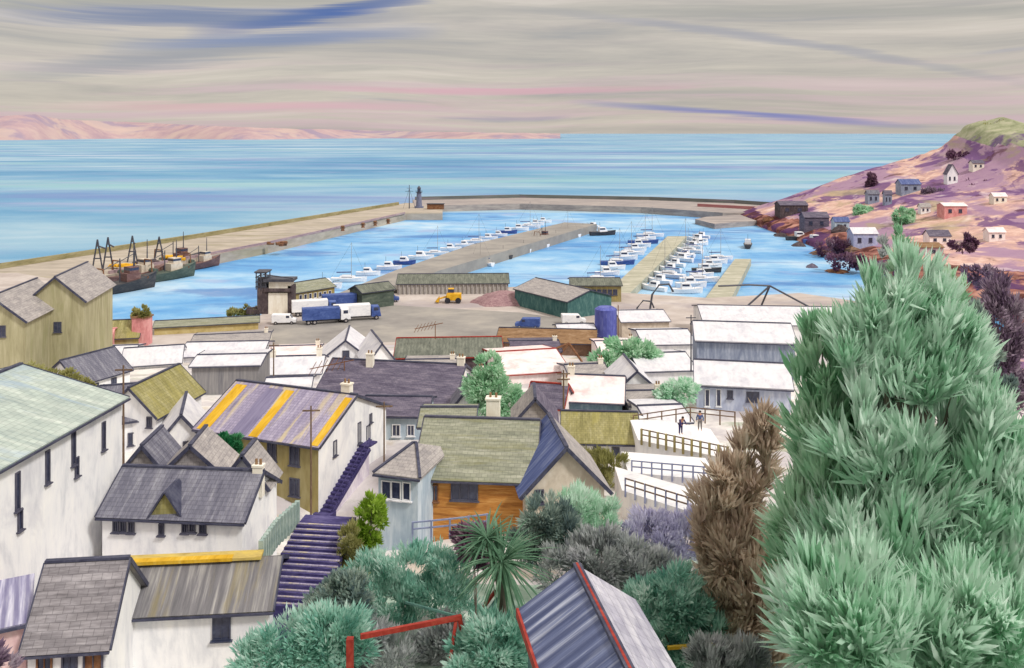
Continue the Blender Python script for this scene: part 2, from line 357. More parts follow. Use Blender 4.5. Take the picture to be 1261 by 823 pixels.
# ------------------------------------------------------------------ water
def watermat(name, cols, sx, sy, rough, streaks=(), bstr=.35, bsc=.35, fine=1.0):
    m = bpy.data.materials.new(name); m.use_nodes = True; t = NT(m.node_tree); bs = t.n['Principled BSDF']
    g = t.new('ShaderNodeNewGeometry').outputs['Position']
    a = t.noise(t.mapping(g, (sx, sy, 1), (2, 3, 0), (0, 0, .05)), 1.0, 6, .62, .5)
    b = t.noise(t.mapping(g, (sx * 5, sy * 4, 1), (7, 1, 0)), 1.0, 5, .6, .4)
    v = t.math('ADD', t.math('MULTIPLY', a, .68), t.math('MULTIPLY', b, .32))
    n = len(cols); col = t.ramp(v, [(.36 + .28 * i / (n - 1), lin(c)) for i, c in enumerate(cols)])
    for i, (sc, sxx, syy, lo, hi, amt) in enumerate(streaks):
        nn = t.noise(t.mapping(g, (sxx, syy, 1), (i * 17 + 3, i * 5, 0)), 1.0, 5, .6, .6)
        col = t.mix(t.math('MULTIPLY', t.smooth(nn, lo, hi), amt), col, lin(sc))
    t.link(col, bs.inputs['Base Color']); bs.inputs['Roughness'].default_value = rough; bs.inputs['IOR'].default_value = 1.33
    bs.inputs['Specular IOR Level'].default_value = .22
    w = t.noise(t.mapping(g, (bsc, bsc * 1.8, 1)), 1.0, 4, .6, .3)
    bp = t.new('ShaderNodeBump'); bp.inputs['Strength'].default_value = bstr; bp.inputs['Distance'].default_value = .5
    t.link(w, bp.inputs['Height']); t.link(bp.outputs[0], bs.inputs['Normal'])
    return m
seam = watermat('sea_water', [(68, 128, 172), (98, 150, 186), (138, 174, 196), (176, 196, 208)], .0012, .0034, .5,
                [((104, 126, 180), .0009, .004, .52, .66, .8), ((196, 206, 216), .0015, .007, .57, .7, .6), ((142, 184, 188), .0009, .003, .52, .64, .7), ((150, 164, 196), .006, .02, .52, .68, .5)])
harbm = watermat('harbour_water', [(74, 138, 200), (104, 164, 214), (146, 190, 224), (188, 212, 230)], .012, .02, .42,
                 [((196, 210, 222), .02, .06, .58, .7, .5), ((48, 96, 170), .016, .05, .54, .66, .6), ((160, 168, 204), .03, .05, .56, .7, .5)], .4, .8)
mb = MB(); mb.add([(-45000, -200, 0), (45000, -200, 0), (45000, 60000, 0), (-45000, 60000, 0)], [(0, 1, 2, 3)])
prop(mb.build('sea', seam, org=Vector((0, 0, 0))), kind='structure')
def ppoly(pts, z): return [PZ(a, b, z) for a, b in pts]
q = ppoly([(-60, 420), (60, 336), (500, 260), (525, 262), (700, 262), (900, 268), (1040, 262), (1060, 300), (1080, 420)], 0)
mb = MB(); mb.add([(v.x, v.y, .03) for v in q], [tuple(range(len(q)))])
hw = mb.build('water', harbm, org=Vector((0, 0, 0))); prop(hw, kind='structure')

# far coast across the bay
def coast(name, pts, d, mat, depth, seed):
    r = random.Random(seed); mb = MB(); top = []; n = 90
    xs = [p[0] for p in pts]; ys = [p[1] for p in pts]
    for i in range(n + 1):
        px = xs[0] + (xs[-1] - xs[0]) * i / n; py = float(np.interp(px, xs, ys))
        dd = d * (1 + .10 * math.sin(i * .21) + .25 * i / n)
        z = max(1.5, H - (py - HY) / F * dd + r.uniform(-1, 1) * dd * .0004)
        X = (px - HX) / F * dd
        top.append([(X * .93, dd * .93, -3), (X * .955, dd * .955, z * .42 + r.uniform(-1, 1) * 4), (X, dd, z), (X * 1.15, dd * 1.15, z * 1.0), (X * 1.3, dd * 1.3, -3)])
    vs = [v for row in top for v in row]; fs = []
    for i in range(n):
        for j in range(4): a = i * 5 + j; fs.append((a, a + 5, a + 6, a + 1))
    mb.add(vs, fs); o = mb.build(name, mat, org=Vector((0, 0, 0)), smooth=True); prop(o, kind='structure'); return o
coastm = groundmat('hazy_far_coast_ground', [(160, 138, 148), (174, 150, 154), (184, 162, 160)], [((140, 130, 154), .0016, .5, .6, .7), ((188, 168, 160), .002, .52, .62, .7)], .0015, 0)  # pale pink fade of distance haze is put into the ground colour
coast('hills', [(-220, 132), (-60, 138), (0, 143), (45, 141), (70, 147), (170, 151), (300, 157), (420, 160), (500, 162.0), (600, 163.4), (690, 164.5)], 6200, coastm, 400, 3)

# ------------------------------------------------------------------ quays and piers
QZ = 3.5
def struct_poly(name, pts, z, zb, mat, lift=0):
    mb = MB(); mb.prism([(v.x, v.y) for v in ppoly(pts, z)], zb, z); o = mb.build(name, mat); return prop(o, kind='structure')
quay_pts = [(-140, 402), (-140, 342), (20, 336), (112, 352), (112, 399), (322, 388), (322, 376), (404, 366), (640, 353), (772, 361), (872, 367), (985, 361), (1062, 372), (1120, 395), (1120, 440), (-140, 440)]
struct_poly('quay', quay_pts, QZ, -4, quaym)
struct_poly('pier', [(-140, 350), (0, 330), (250, 291), (500, 250), (545, 251), (545, 263), (500, 263), (330, 301), (112, 343), (112, 353), (20, 337)], QZ - .02, -4, stone)
struct_poly('pier', [(400, 368), (487, 333), (582, 301), (695, 274), (735, 276), (633, 306), (539, 334), (500, 352), (470, 364)], QZ - .03, -4, roadm)
struct_poly('pier', [(746, 361), (822, 291), (846, 291), (776, 361)], 2.2, -4, wash('olive_deck', [(146, 144, 128), (170, 168, 150), (196, 192, 178)], .1, .3, .9, .2))
struct_poly('pier', [(868, 368), (905, 319), (925, 319), (900, 368)], 2.2, -4, MATS['olive_deck'])
struct_poly('pier', [(508, 246), (640, 243), (800, 246), (905, 250), (990, 256), (990, 262), (890, 262), (790, 255), (640, 251), (510, 254)], QZ, -4, pierd)
struct_poly('slipway', [(856, 270), (870, 267), (1010, 259), (1010, 266), (880, 276)], 2.4, -4, pierd)
# parapets: walls of their own
def wall_run(name, label, pts, z, hgt, thick, mat, cat='wall', group=None):
    mb = MB(); v = ppoly(pts, z)
    for a, b in zip(v, v[1:]):
        c = (a + b) / 2; u = (b - a); L = u.length; u.normalize()
        mb.box((c.x, c.y, z + hgt / 2), (L + thick * .6, thick, hgt), u=Vector((u.x, u.y, 0)).normalized())
    o = mb.build(name, mat); return prop(o, label, cat, group)
wall_run('parapet_wall', 'long olive topped stone parapet along the sea side of the left pier', [(-140, 350.5), (0, 331), (250, 292), (490, 252.5)], QZ, 1.6, 1.1, wash('olive_stone', [(116, 112, 78), (146, 138, 104), (166, 160, 130)], .1, .5))
wall_run('parapet_wall', 'low mauve kerb wall along the harbour side of the left pier', [(135, 337.5), (330, 300.5), (498, 263.5)], QZ, .9, .8, wash('mauve_stone', [(128, 108, 118), (158, 136, 140), (184, 166, 160)], .1, .5))
wall_run('parapet_wall', 'dark green and purple sea wall along the outer edge of the far pier', [(512, 246.5), (640, 243.5), (800, 246.5), (905, 250.5), (985, 256)], QZ, 2.0, 1.4, wash('dark_sea_wall', [(86, 90, 100), (108, 114, 110), (132, 118, 134)], .03, .5))
wall_run('parapet_wall', 'dull red low wall near the shore end of the far pier', [(860, 254.5), (975, 260.5)], QZ, 1.6, 1.2, wash('red_stone', [(146, 92, 98), (172, 118, 120), (190, 150, 146)], .03, .5))
# quay road sheet and hardstanding
mb = MB(); v = ppoly([(330, 402), (470, 375), (640, 385), (730, 398), (700, 418), (330, 424)], QZ + .006)
mb.add([(p.x, p.y, QZ + .006) for p in v], [tuple(range(len(v)))]); prop(mb.build('road', roadm), kind='structure')

# ------------------------------------------------------------------ houses
CAMP = Vector((0, 0, H))
def ray_hit(px, py, p0, n):
    d = Vector(((px - HX) / F, 1, -(py - HY) / F)); t = (p0 - CAMP).dot(n) / d.dot(n); return CAMP + d * t
def add_window(root, c, u, nrm, w, h, fm=None, pm=None, mull=1, door=False):
    """frame, glazing bars and a recessed pane on a wall plane; u horizontal in plane, nrm outward"""
    z = Vector((0, 0, 1)); fm = fm or frame_w; pm = pm or glass; t = .09
    mb = MB()
    o = nrm * .03
    for sx in (-1, 1): mb.box(c + o + u * sx * (w / 2), (t, .14, h + t), u=u)
    for sz in (-1, 1): mb.box(c + o + z * sz * (h / 2 + (.001 if sz > 0 else 0)), (w - t, .138, t), u=u)
    for k in range(mull): mb.box(c + o + u * (w * ((k + 1) / (mull + 1) - .5)), (.05, .10, h - t), u=u)
    f = mb.build('window' if not door else 'door_frame', fm, root)
    MB().box(c + nrm * .008, (w - t * .98, .03, h - t * .98), u=u).build('pane' if not door else 'door_panel', pm, f)
    if not door: MB().box(c + nrm * .09 - z * (h / 2 + t * .5 + .04), (w + .3, .24, .08), u=u).build('sill', fm, f)
    return f
def gable_faces(A, B, n, Wd, rise, kind):
    C = B + n * Wd; D = A + n * Wd; z = Vector((0, 0, 1))
    if kind == 'side': return (A + D) / 2 + z * rise, (B + C) / 2 + z * rise     # ridge ends left, right
    return (A + B) / 2 + z * rise, (D + C) / 2 + z * rise                         # front, back
def house(name, label, x1, y1, x2, y2, d, W_, rise=None, ridge=None, h=4, kind='side', wall=None, roof=None, roof2=None, wins=(), chim=(),
          ext=(0, 0), over=.3, gut=trim, hip=None, cat='house', group=None, ridgecap=True, fmat=None, bands=(), rt=.16, extras=None):
    wall = wall or white; roof = roof or slate
    A = P(x1, y1, d); B = P(x2, y2, d * (y1 - HY) / (y2 - HY)); B.z = A.z
    u = (B - A).normalized(); n = Vector((-u.y, u.x, 0)); z = Vector((0, 0, 1))
    A = A - u * ext[0]; B = B + u * ext[1]
    C = B + n * W_; D = A + n * W_
    if rise is None:
        M0 = (A + B) / 2 + (n * W_ / 2 if kind in ('side', 'hip') else Vector((0, 0, 0)))
        if kind == 'mono': M0 = (C + D) / 2
        rise = H - (ridge - HY) / F * M0.y - A.z
    if rise < .25: print('LOWRISE', label, round(rise, 2)); rise = .3
    hc = [(A + C) / 2][0]; gz = min(ground(q.x, q.y) for q in (A, B, C, D)); bz = min(A.z - h, max(gz - .3, A.z - h - 6))
    base = Vector((hc.x, hc.y, bz))
    root = thing(name, label, cat, base, group)
    dn = z * (A.z - bz)
    mb = MB(); q = [A - dn, B - dn, C - dn, D - dn, A, B, C, D]; lo = z * .01
    if kind in ('side', 'front'):
        r0, r1 = gable_faces(A, B, n, W_, rise, kind)
        if kind == 'side': mb.add(q + [r0, r1], [(3, 2, 1, 0), (0, 1, 5, 4), (1, 2, 6, 9, 5), (2, 3, 7, 6), (3, 0, 4, 8, 7), (4, 5, 9, 8), (6, 7, 8, 9)])
        else: mb.add(q + [r0, r1], [(3, 2, 1, 0), (0, 1, 5, 8, 4), (1, 2, 6, 5), (2, 3, 7, 9, 6), (3, 0, 4, 7), (4, 8, 9, 7), (5, 6, 9, 8)])
    elif kind == 'mono':
        mb.add(q[:6] + [C + z * rise, D + z * rise], [(3, 2, 1, 0), (0, 1, 5, 4), (1, 2, 6, 5), (2, 3, 7, 6), (3, 0, 4, 7), (4, 5, 6, 7)])
    else: mb.add(q, [(3, 2, 1, 0), (0, 1, 5, 4), (1, 2, 6, 5), (2, 3, 7, 6), (3, 0, 4, 7), (4, 5, 6, 7)])
    mb.build('wall', wall, root)
    o = over
    if kind == 'side':
        sl = rise / (W_ / 2); e0, e1 = r0 - u * o + z * .02, r1 + u * o + z * .02
        a, b = A - u * o - n * o - z * (sl * o - .02), B + u * o - n * o - z * (sl * o - .02)
        c, dd = C + u * o + n * o - z * (sl * o - .02), D - u * o + n * o - z * (sl * o - .02)
        R = MB(); R.slab([a, b, e1, e0], rt)
        if roof2: ro = R.build('roof', roof, root); R2 = MB().slab([dd, e0, e1, c], rt).build('roof', roof2, root)
        else: R.slab([dd, e0, e1, c], rt); ro = R.build('roof', roof, root)
        if gut:
            G = MB(); G.bar(a - n * .07, b - n * .07, .14, .12); G.build('gutter', gut, root)
            if (B - A).length < 60:
                for p0, p1, sg in ((b, e1, 1), (a, e0, -1), (e1, c, 1), (e0, dd, -1)):
                    MB().bar(p0 + u * (.04 * sg) + z * rt * .6, p1 + u * (.04 * sg) + z * rt * .6, .07, .24).build('bargeboard', gut, root)
        if ridgecap: MB().bar(e0 + z * (rt + .06), e1 + z * (rt + .06), .3, .14).build('ridge_tile', gut or roof, ro)
        for (f0, f1, bm) in bands:        # strips of lichen running down the slope
            p = lambda f, g: (a * (1 - f) + b * f) * (1 - g) + (e0 * (1 - f) + e1 * f) * g
            nn = (b - a).cross(e1 - a).normalized(); off = nn * (rt + .012)
            MB().slab([p(f0, .02) + off, p(f1, .02) + off, p(f1, .93) + off, p(f0, .93) + off], .03).build('roof_panel', bm, ro)
    elif kind == 'front':
        Wf = (B - A).length; sl = rise / (Wf / 2); e0, e1 = r0 - n * o + z * .02, r1 + n * o + z * .02
        a, dd = A - u * o - n * o - z * (sl * o - .02), D - u * o + n * o - z * (sl * o - .02)
        b, c = B + u * o - n * o - z * (sl * o - .02), C + u * o + n * o - z * (sl * o - .02)
        R = MB(); R.slab([a, e0, e1, dd], rt)
        if roof2: ro = R.build('roof', roof, root); MB().slab([b, c, e1, e0], rt).build('roof', roof2, root)
        else: R.slab([b, c, e1, e0], rt); ro = R.build('roof', roof, root)
        if gut:
            for p0, p1 in ((a, e0), (b, e0)): MB().bar(p0 - n * .04 + z * rt * .5, p1 - n * .04 + z * rt * .5, .08, .28).build('bargeboard', gut, root)
        if ridgecap: MB().bar(e0 + z * (rt + .04), e1 + z * (rt + .04), .3, .14).build('ridge_tile', gut or roof, ro)
    elif kind == 'mono':
        sl = rise / W_; a, b = A - u * o - n * o - z * (sl * o - .02), B + u * o - n * o - z * (sl * o - .02)
        c, dd = C + u * o + n * o + z * (rise + sl * o + .02), D - u * o + n * o + z * (rise + sl * o + .02)
        ro = MB().slab([a, b, c, dd], rt).build('roof', roof, root)
        if gut: MB().bar(a - n * .07, b - n * .07, .14, .14).build('gutter', gut, root)
    else:
        hl, hr = hip or (W_ / 2, W_ / 2)
        a, b, c, dd = [p + z * .02 for p in (A - u * o - n * o, B + u * o - n * o, C + u * o + n * o, D - u * o + n * o)]
        r0 = (A + D) / 2 + u * hl + z * rise; r1 = (B + C) / 2 - u * hr + z * rise
        t = z * rt
        ro = MB().add([a, b, c, dd, a + t, b + t, c + t, dd + t, r0 + t, r1 + t], [(3, 2, 1, 0), (0, 1, 5, 4), (1, 2, 6, 5), (2, 3, 7, 6), (3, 0, 4, 7), (4, 5, 9, 8), (5, 6, 9), (6, 7, 8, 9), (7, 4, 8)]).build('roof', roof, root)
        if gut:
            MB().bar(a - n * .07, b - n * .07, .14, .14).build('gutter', gut, root)
            V = MB()
            for p0, p1 in ((a + t, r0 + t), (b + t, r1 + t), (r0 + t, r1 + t)): V.bar(p0 + z * .05, p1 + z * .05, .22, .12)
            V.build('ridge_tile', gut, ro)
    faces = {'f': (A, u, -n), 'r': (B, n, u), 'l': (A, -n, -u)}
    for wdef in wins:
        fc, px, py, w, hh = wdef[:5]; opt = wdef[5] if len(wdef) > 5 else {}
        p0, du, nr = faces[fc]; c = ray_hit(px, py, p0, nr)
        tpos = (c - p0).dot(du); lim = (B - A).length if fc == 'f' else W_
        if fc == 'l': tpos = -tpos + 0; tpos = abs(tpos)
        if not (-.2 < tpos < lim + .2): print('WIN OUT', label, wdef, round(tpos, 1), round(lim, 1)); continue
        add_window(root, c, du, nr, w, hh, opt.get('f', fmat), opt.get('p'), opt.get('m', 1), opt.get('door', False))
    for (f, g, w, hh) in chim:        # along ridge, across, size, height above ridge
        if kind == 'front': base_p = r0 * (1 - f) + r1 * f
        else: base_p = r0 * (1 - f) + r1 * f if kind in ('side', 'hip') else (A + B) / 2
        base_p = base_p + n * g
        cm = MB(); cm.box(base_p + z * (hh / 2 - .8), (w, w * .75, hh + 1.6), u=u); cm.box(base_p + z * (hh + .06), (w * 1.15, w * .9, .14), u=u)
        c = cm.build('chimney', cream if wall is not pink else pink, ro)
        pt = MB()
        for s_ in (-.22, .22): pt.tube([base_p + u * (s_ * w) + z * (hh + .1), base_p + u * (s_ * w) + z * (hh + .5)], .1, 8)
        pt.build('chimney_pot', brownr, c)
    root['_f'] = 0; del root['_f']
    return dict(root=root, A=A, B=B, C=C, D=D, u=u, n=n, rise=rise, bz=bz, faces=faces, roof=ro)
dk = dict(f=frame_d)
# --- bottom left
house('stone_cottage', 'cottage at bottom left under a brown grey tiled roof crossed by dark courses', 34, 799, 130, 793, 45.5, 6.0, ridge=694, h=3.5, roof=tilev, roof2=slateg,
      wins=[('f', 115, 814, .9, 1.3, dict(p=rust, door=True, f=frame_d)), ('f', 86, 818, .7, 1.0, dk), ('f', 55, 820, .7, 1.0, dict(f=rust))])
r = house('long_shed', 'long white walled shed at bottom left, streaked grey roof with yellow lichen along its ridge', 134, 759, 331, 749, 50.5, 6, ridge=692, h=4, roof=slateg, cat='shed',
      wins=[('f', 273, 771, .95, 1.5, dict(f=glass, p=glass))], ridgecap=False)
z = Vector((0, 0, 1))
e0 = r['A'] + r['n'] * 3 + z * r['rise']; e1 = r['B'] + r['n'] * 3 + z * r['rise']
MB().bar(e0 + z * .28 - r['u'] * .1, e1 + z * .28 - r['u'] * .9, 1.0, .16).build('ridge_capping', ochre, r['roof'])
MB().bar(e0 + z * .30 + r['u'] * .2 - r['n'] * .3, e1 + z * .30 - r['u'] * 2.6 - r['n'] * .3, .5, .2).build('ridge_lichen', yellow, r['roof'])
house('lean_to', 'small striped lilac roof cut by the left edge of the picture near the bottom', -60, 786, 32, 766, 45, 3.2, ridge=724, h=3, roof=wash('striped_lilac_roof', [(96, 92, 128), (160, 158, 184), (220, 220, 228)], 2.5, .2, .7, .4, ribs=.5, ribamt=.6), wall=wash('rose_render', [(196, 160, 164), (216, 186, 186), (228, 208, 204)], .8, .4), cat='shed', kind='mono')
house('cottage', 'grey green roofed low wing at left end of the slate roofed white cottage', 30, 688, 124, 664, 61, 7, ridge=612, h=3, roof=greengr, wall=greyr)
house('cottage', 'white cottage with a streaked slate roof and a little olive gabled dormer', 126, 634, 298, 641, 60, 6.4, ridge=580, h=4, roof=slate,
      wins=[('f', 143, 648, .35, .7, dk), ('f', 152, 648, .35, .7, dk), ('f', 162, 649, .35, .7, dk), ('f', 199, 652, .3, .7, dk), ('f', 228, 650, .35, .6, dk), ('f', 237, 649, .35, .6, dk), ('f', 250, 649, .4, .8, dk)],
      chim=[(.99, 0, .7, .5)])
house('dormer', 'little olive faced gable standing on the front of the slate roof', 187, 634, 222, 636, 59.4, 2.6, ridge=604, h=.9, kind='front', wall=oliver, roof=slate, over=.2) if False else None
# dormer belongs to the slate cottage
sc_root = [o for o in bpy.data.objects if o.get('label', '').startswith('white cottage with a streaked slate')][0]
c0 = P(204, 634, 59.6); un = Vector((1, 0, 0)); nn = Vector((0, 1, 0))
mb = MB(); a, b = c0 - un * .95, c0 + un * .95; pk_ = c0 + z * 1.5
mb.add([a - z * .3, b - z * .3, b, pk_, a] + [q_ + nn * 2.2 for q_ in (a - z * .3, b - z * .3, b, pk_, a)], [(0, 1, 2, 3, 4), (9, 8, 7, 6, 5), (1, 6, 7, 2), (0, 4, 9, 5), (2, 7, 8, 3), (4, 3, 8, 9), (0, 5, 6, 1)])
dm = mb.build('dormer', oliver, sc_root)
mb = MB(); o1 = nn * -.25
mb.slab([a + o1 - un * .25 - z * .35, pk_ + o1 + z * .03, pk_ + nn * 2.2 + z * .03, a + nn * 2.2 - un * .25 - z * .35], .12)
mb.slab([b + o1 + un * .25 - z * .35, b + nn * 2.2 + un * .25 - z * .35, pk_ + nn * 2.2 + z * .03, pk_ + o1 + z * .03], .12)
mb.build('dormer_roof', trim, dm)
house('cottage', 'small dark grey gable between the big white house and the pale middle gable', 148, 584, 204, 583, 68, 4, ridge=550, h=4, kind='front', roof=slate, wall=greyr)
house('cottage', 'pale grey middle gable rising just behind the slate roofed cottage', 198, 585, 272, 583, 67, 4, ridge=550, h=4, kind='front', roof=greyr, wall=greyr)
house('cottage', 'tall narrow white house with a pale grey gable left of the dark garden steps', 271, 598, 328, 598, 63.5, 2.8, ridge=562, h=6, kind='front', roof=greyr, wall=white, wins=[('f', 318, 640, .5, .9, dk), ('f', 318, 616, .4, .6, dk)])
# --- big left house
house('terrace_house', 'large white house at the left edge with pale green grey roof and slit windows', -20, 587, 150, 492, 50, 16, rise=2.1, h=6.2, roof=palegr, ext=(3, 0), over=.35,
      wins=[('f', 21, 605, .34, 2.2, dict(m=0, f=frame_d)), ('f', 58, 575, .34, 2.0, dict(m=0, f=frame_d)), ('f', 90, 552, .34, 2.2, dict(m=0, f=frame_d)), ('f', 94, 575, .34, 1.2, dict(m=0, f=frame_d)), ('f', 127, 537, .34, 1.9, dict(m=0, f=frame_d)), ('f', 24, 640, .34, 1.2, dict(m=0, f=frame_d))])
# --- yellow striped house
yh = house('terrace_house', 'olive fronted house with yellow bands on its lilac roof and a navy outside stair', 243, 528, 392, 550, 82, 12, rise=2.7, h=7, wall=olivew, roof=lilac,
      bands=[(.03, .12, yellow), (.45, .52, yellow), (.93, .985, yellow), (.30, .43, wash('dark_lilac_band', [(96, 92, 122), (120, 114, 142), (140, 134, 160)], 1.5, .15))],
      wins=[('f', 335, 556, .9, 1.6, dk), ('f', 363, 561, .95, 1.7, dk), ('f', 363, 600, .95, 1.5, dk), ('r', 412, 552, .5, 1.3, dk), ('r', 442, 533, .5, 1.9, dk), ('r', 453, 533, .6, 1.4, dk), ('r', 456, 515, .4, .8, dk)], chim=[(.93, .2, .9, 1.0)])
# white gable skin, staircase
A, B, C, D, u, n = [yh[k_] for k_ in 'ABCDun']
gp = (B + C) / 2 + z * yh['rise']; dn = z * (A.z - yh['bz'])
# a hole-free white render panel, 2.5 cm proud of the gable behind the window frames
mb = MB(); q = [B - dn, C - dn, C, gp - z * .02, B]; k5 = 5
mb.add([p + u * .003 for p in q] + [p + u * .025 for p in q], [(4, 3, 2, 1, 0), (5, 6, 7, 8, 9)] + [(i, (i + 1) % k5, k5 + (i + 1) % k5, k5 + i) for i in range(k5)])
mb.build('gable_render', white, yh['root'])
s0 = ray_hit(402, 628, B + u * .5, u); s1 = ray_hit(449, 549, B + u * .5, u)
mb = MB(); N = 17
for i in range(N):
    f = i / (N - 1); p = s0 * (1 - f) + s1 * f
    mb.box((p.x, p.y, p.z), (1.1, (s1 - s0).length / N * 1.15, .18), u=u)
st = mb.build('outside_stair', navy, yh['root'])
mb = MB(); mb.bar(s0 + u * .6 + z * -.25, s1 + u * .6 + z * -.25, .1, .35); mb.bar(s0 - u * .42 - z * .25, s1 - u * .42 - z * .25, .1, .35)
mb.build('stringer', navy, st)
q = [s0 - z * .2, s1 - z * .2, Vector((s1.x, s1.y, s0.z - 3)), Vector((s0.x, s0.y, s0.z - 3))]
MB().add([p - u * .45 for p in q] + [p + u * .5 for p in q], [(0, 1, 2, 3), (7, 6, 5, 4), (0, 4, 5, 1), (1, 5, 6, 2), (2, 6, 7, 3), (3, 7, 4, 0)]).build('stair_wall', wash('mauve_white_render', [(176, 166, 190), (208, 200, 214), (232, 228, 234)], .8, .4), st)
mb = MB(); mb.box(s1 + n * .8 - z * .05, (1.1, 1.3, .16), u=u); mb.box(s0 - z * .9 - n * .3, (1.6, 1.2, 1.6), u=u); mb.build('landing', navy, st)
mb = MB(); mb.bar(s0 + u * .6 + z * .9, s1 + u * .6 + z * .9, .06, .06)
for i in range(0, N, 2): p = s0.lerp(s1, i / (N - 1)) + u * .6; mb.bar(p, p + z * .9, .05, .05)
mb.build('handrail', navy, st)

# --- centre house
ch = house('bungalow', 'orange boarded bungalow with a wide green grey roof in the middle of the town', 514, 587, 655, 592, 68, 9.5, ridge=518, h=3.6, wall=orange, roof=greengr, over=.35, gut=frame_d,
           wins=[('f', 572, 605, 2.0, 1.3, dict(f=frame_d, m=2)), ('f', 535, 607, .5, 1.2, dict(f=rust))], chim=[(.58, 2.0, 1.1, 1.2)])
house('bungalow', 'pale blue bay with a beige pyramid roof at the left of the orange bungalow', 466, 584, 514.5, 590, 66, 6, ridge=548, h=4.6, kind='hip', hip=(1.5, 1.4), wall=bluew, roof=greyr,
      wins=[('f', 476, 603, .75, 1.3, dict(m=0)), ('f', 488, 604, .75, 1.3, dict(m=0)), ('f', 501, 605, .6, 1.3, dict(m=0))])
house('bungalow', 'beige gabled wing with a blue slate slope at the right of the orange bungalow', 648, 604, 744, 599, 65.5, 7.0, ridge=551, h=3.4, kind='front', wall=beige, roof=bluer, roof2=greyr, over=.5,
      wins=[('f', 664, 612, .6, 1.0, dk)])
house('cottage', 'small grey gable poking up behind the right end of the green grey roof', 634, 520, 684, 520, 84, 4.5, ridge=492, h=4, kind='front', roof=greyr, wall=greyr, roof2=slatev)
house('cottage', 'small purple slated cottage left of the pale pink roofed house', 650, 500, 692, 503, 100, 6, ridge=474, h=4, roof=slatev, wall=pinkw, gut=redtrim, chim=[(.96, 0, .7, .8)])
house('cottage', 'low olive roof showing above the ridge of the orange bungalow', 518, 526, 582, 526, 78.5, 6, ridge=504, h=3, roof=greengr, wall=khaki)
house('cottage', 'white cottage under a bright olive roof right of the bungalow gable', 694, 545, 786, 547, 87, 9, ridge=509, h=3.6, roof=oliver, wall=white, wins=[('f', 712, 558, .7, 1.2, dk), ('f', 735, 558, .7, 1.2, dk), ('f', 758, 559, .7, 1.2, dk)])
house('cottage', 'pale pink roofed house with a teal band of wall below the eaves', 698, 494, 766, 497, 104, 10, ridge=464, h=3.4, roof=pinkr, wall=wash('teal_render', [(84, 108, 126), (106, 130, 144), (140, 158, 166)], 1, .4), chim=[(0.02, 0, .8, 1.1)])
house('slate_house', 'broad violet slate roof filling the middle of the town', 388, 489, 556, 498, 108, 13, ridge=447, h=4, roof=slatev, wall=white, chim=[(.98, 0, .9, 1.0), (.3, -1, .9, 1.2)])
house('cottage', 'pale blue walled house with a dark slate roof right of the white gable', 446, 512, 524, 513, 93, 6.5, ridge=490, h=5, roof=slatev, wall=bluew, wins=[('f', 488, 530, .8, 1.2), ('f', 506, 530, .7, 1.1)])
house('net_loft', 'dark green grey roofed shed with red brown eaves above the violet slates', 487, 441, 618, 439, 135, 13, ridge=417, h=3.2, roof=darkgr, wall=darkw, gut=redtrim, cat='shed')
house('net_loft', 'low brown roofed store just in front of the blue tank', 612, 421, 733, 424, 160, 11, ridge=406, h=3.4, roof=brownr, wall=brownw, cat='shed', gut=trim)
house('cottage', 'flat pitched pale pink roof with red eaves beside the green tree', 622, 462, 700, 457, 124, 15, ridge=433, h=3.6, roof=pinkr, wall=pinkw, gut=redtrim)
house('cottage', 'white gabled house left of the green grey shed with a tiny gable window', 393, 446, 458, 444, 140, 10, ridge=420, h=4.5, kind='front', roof=whiter, wall=white, wins=[('f', 426, 436, 1.0, 1.0, dk)])
house('cottage', 'small white gabled house squeezed between the violet slates and the grey shed', 452, 449, 488, 446, 133, 9, ridge=424, h=4, kind='front', roof=whiter, wall=white)
house('cottage', 'white roofed cottage behind the chimney of the yellow banded house', 322, 462, 394, 460, 126, 9, ridge=440, h=5, roof=whiter, wall=white, chim=[(.1, 0, .9, 1.0), (.93, 0, .8, 1.2)], wins=[('f', 340, 474, .7, 1.3, dk), ('f', 378, 472, .7, 1.1, dk)])
house('grey_shed', 'grey corrugated shed wall under a low white roof left of the yellow banded house', 236, 452, 319, 450, 116, 8, ridge=438, h=5, roof=whiter, wall=greyc, kind='side', cat='shed')
house('cottage', 'olive roofed white house turned end on left of the yellow banded house', 192, 513, 248, 482, 88, 5.6, rise=2.6, h=5, roof=oliver, wall=white, wins=[('l', 184, 520, .5, 1.0, dk), ('f', 214, 512, .6, 1.2, dk), ('f', 228, 504, .6, 1.2, dk)])
house('cottage', 'white cottage with a slate roof just right of the khaki twin gables', 98, 473, 160, 455, 118, 7, rise=2.6, h=4, roof=slate, wall=white, wins=[('f', 118, 478, .8, 1.2, dk), ('f', 140, 472, .8, 1.4, dk)])
house('cottage', 'grey blue roofed cottage hidden behind the corner of the big white house', 120, 497, 182, 492, 96, 7, ridge=475, h=4, roof=slate, wall=white)
house('cottage', 'white roofed cottage directly below the pink pillar', 150, 452, 222, 447, 140, 10, ridge=428, h=4, roof=whiter, wall=white, wins=[('f', 175, 459, .8, 1.1, dk), ('f', 200, 458, .8, 1.1, dk)])
house('cottage', 'long low white roofed cottage below the olive harbour store', 222, 440, 322, 438, 150, 10, ridge=422, h=3.5, roof=whiter, wall=white)
house('cottage', 'white dormered cottage half hidden left of the olive fronted house', 196, 545, 250, 540, 83, 7, ridge=512, h=4, kind='front', roof=whiter, wall=white, wins=[('f', 212, 553, .6, 1.1, dk), ('f', 230, 551, .6, 1.1, dk)])
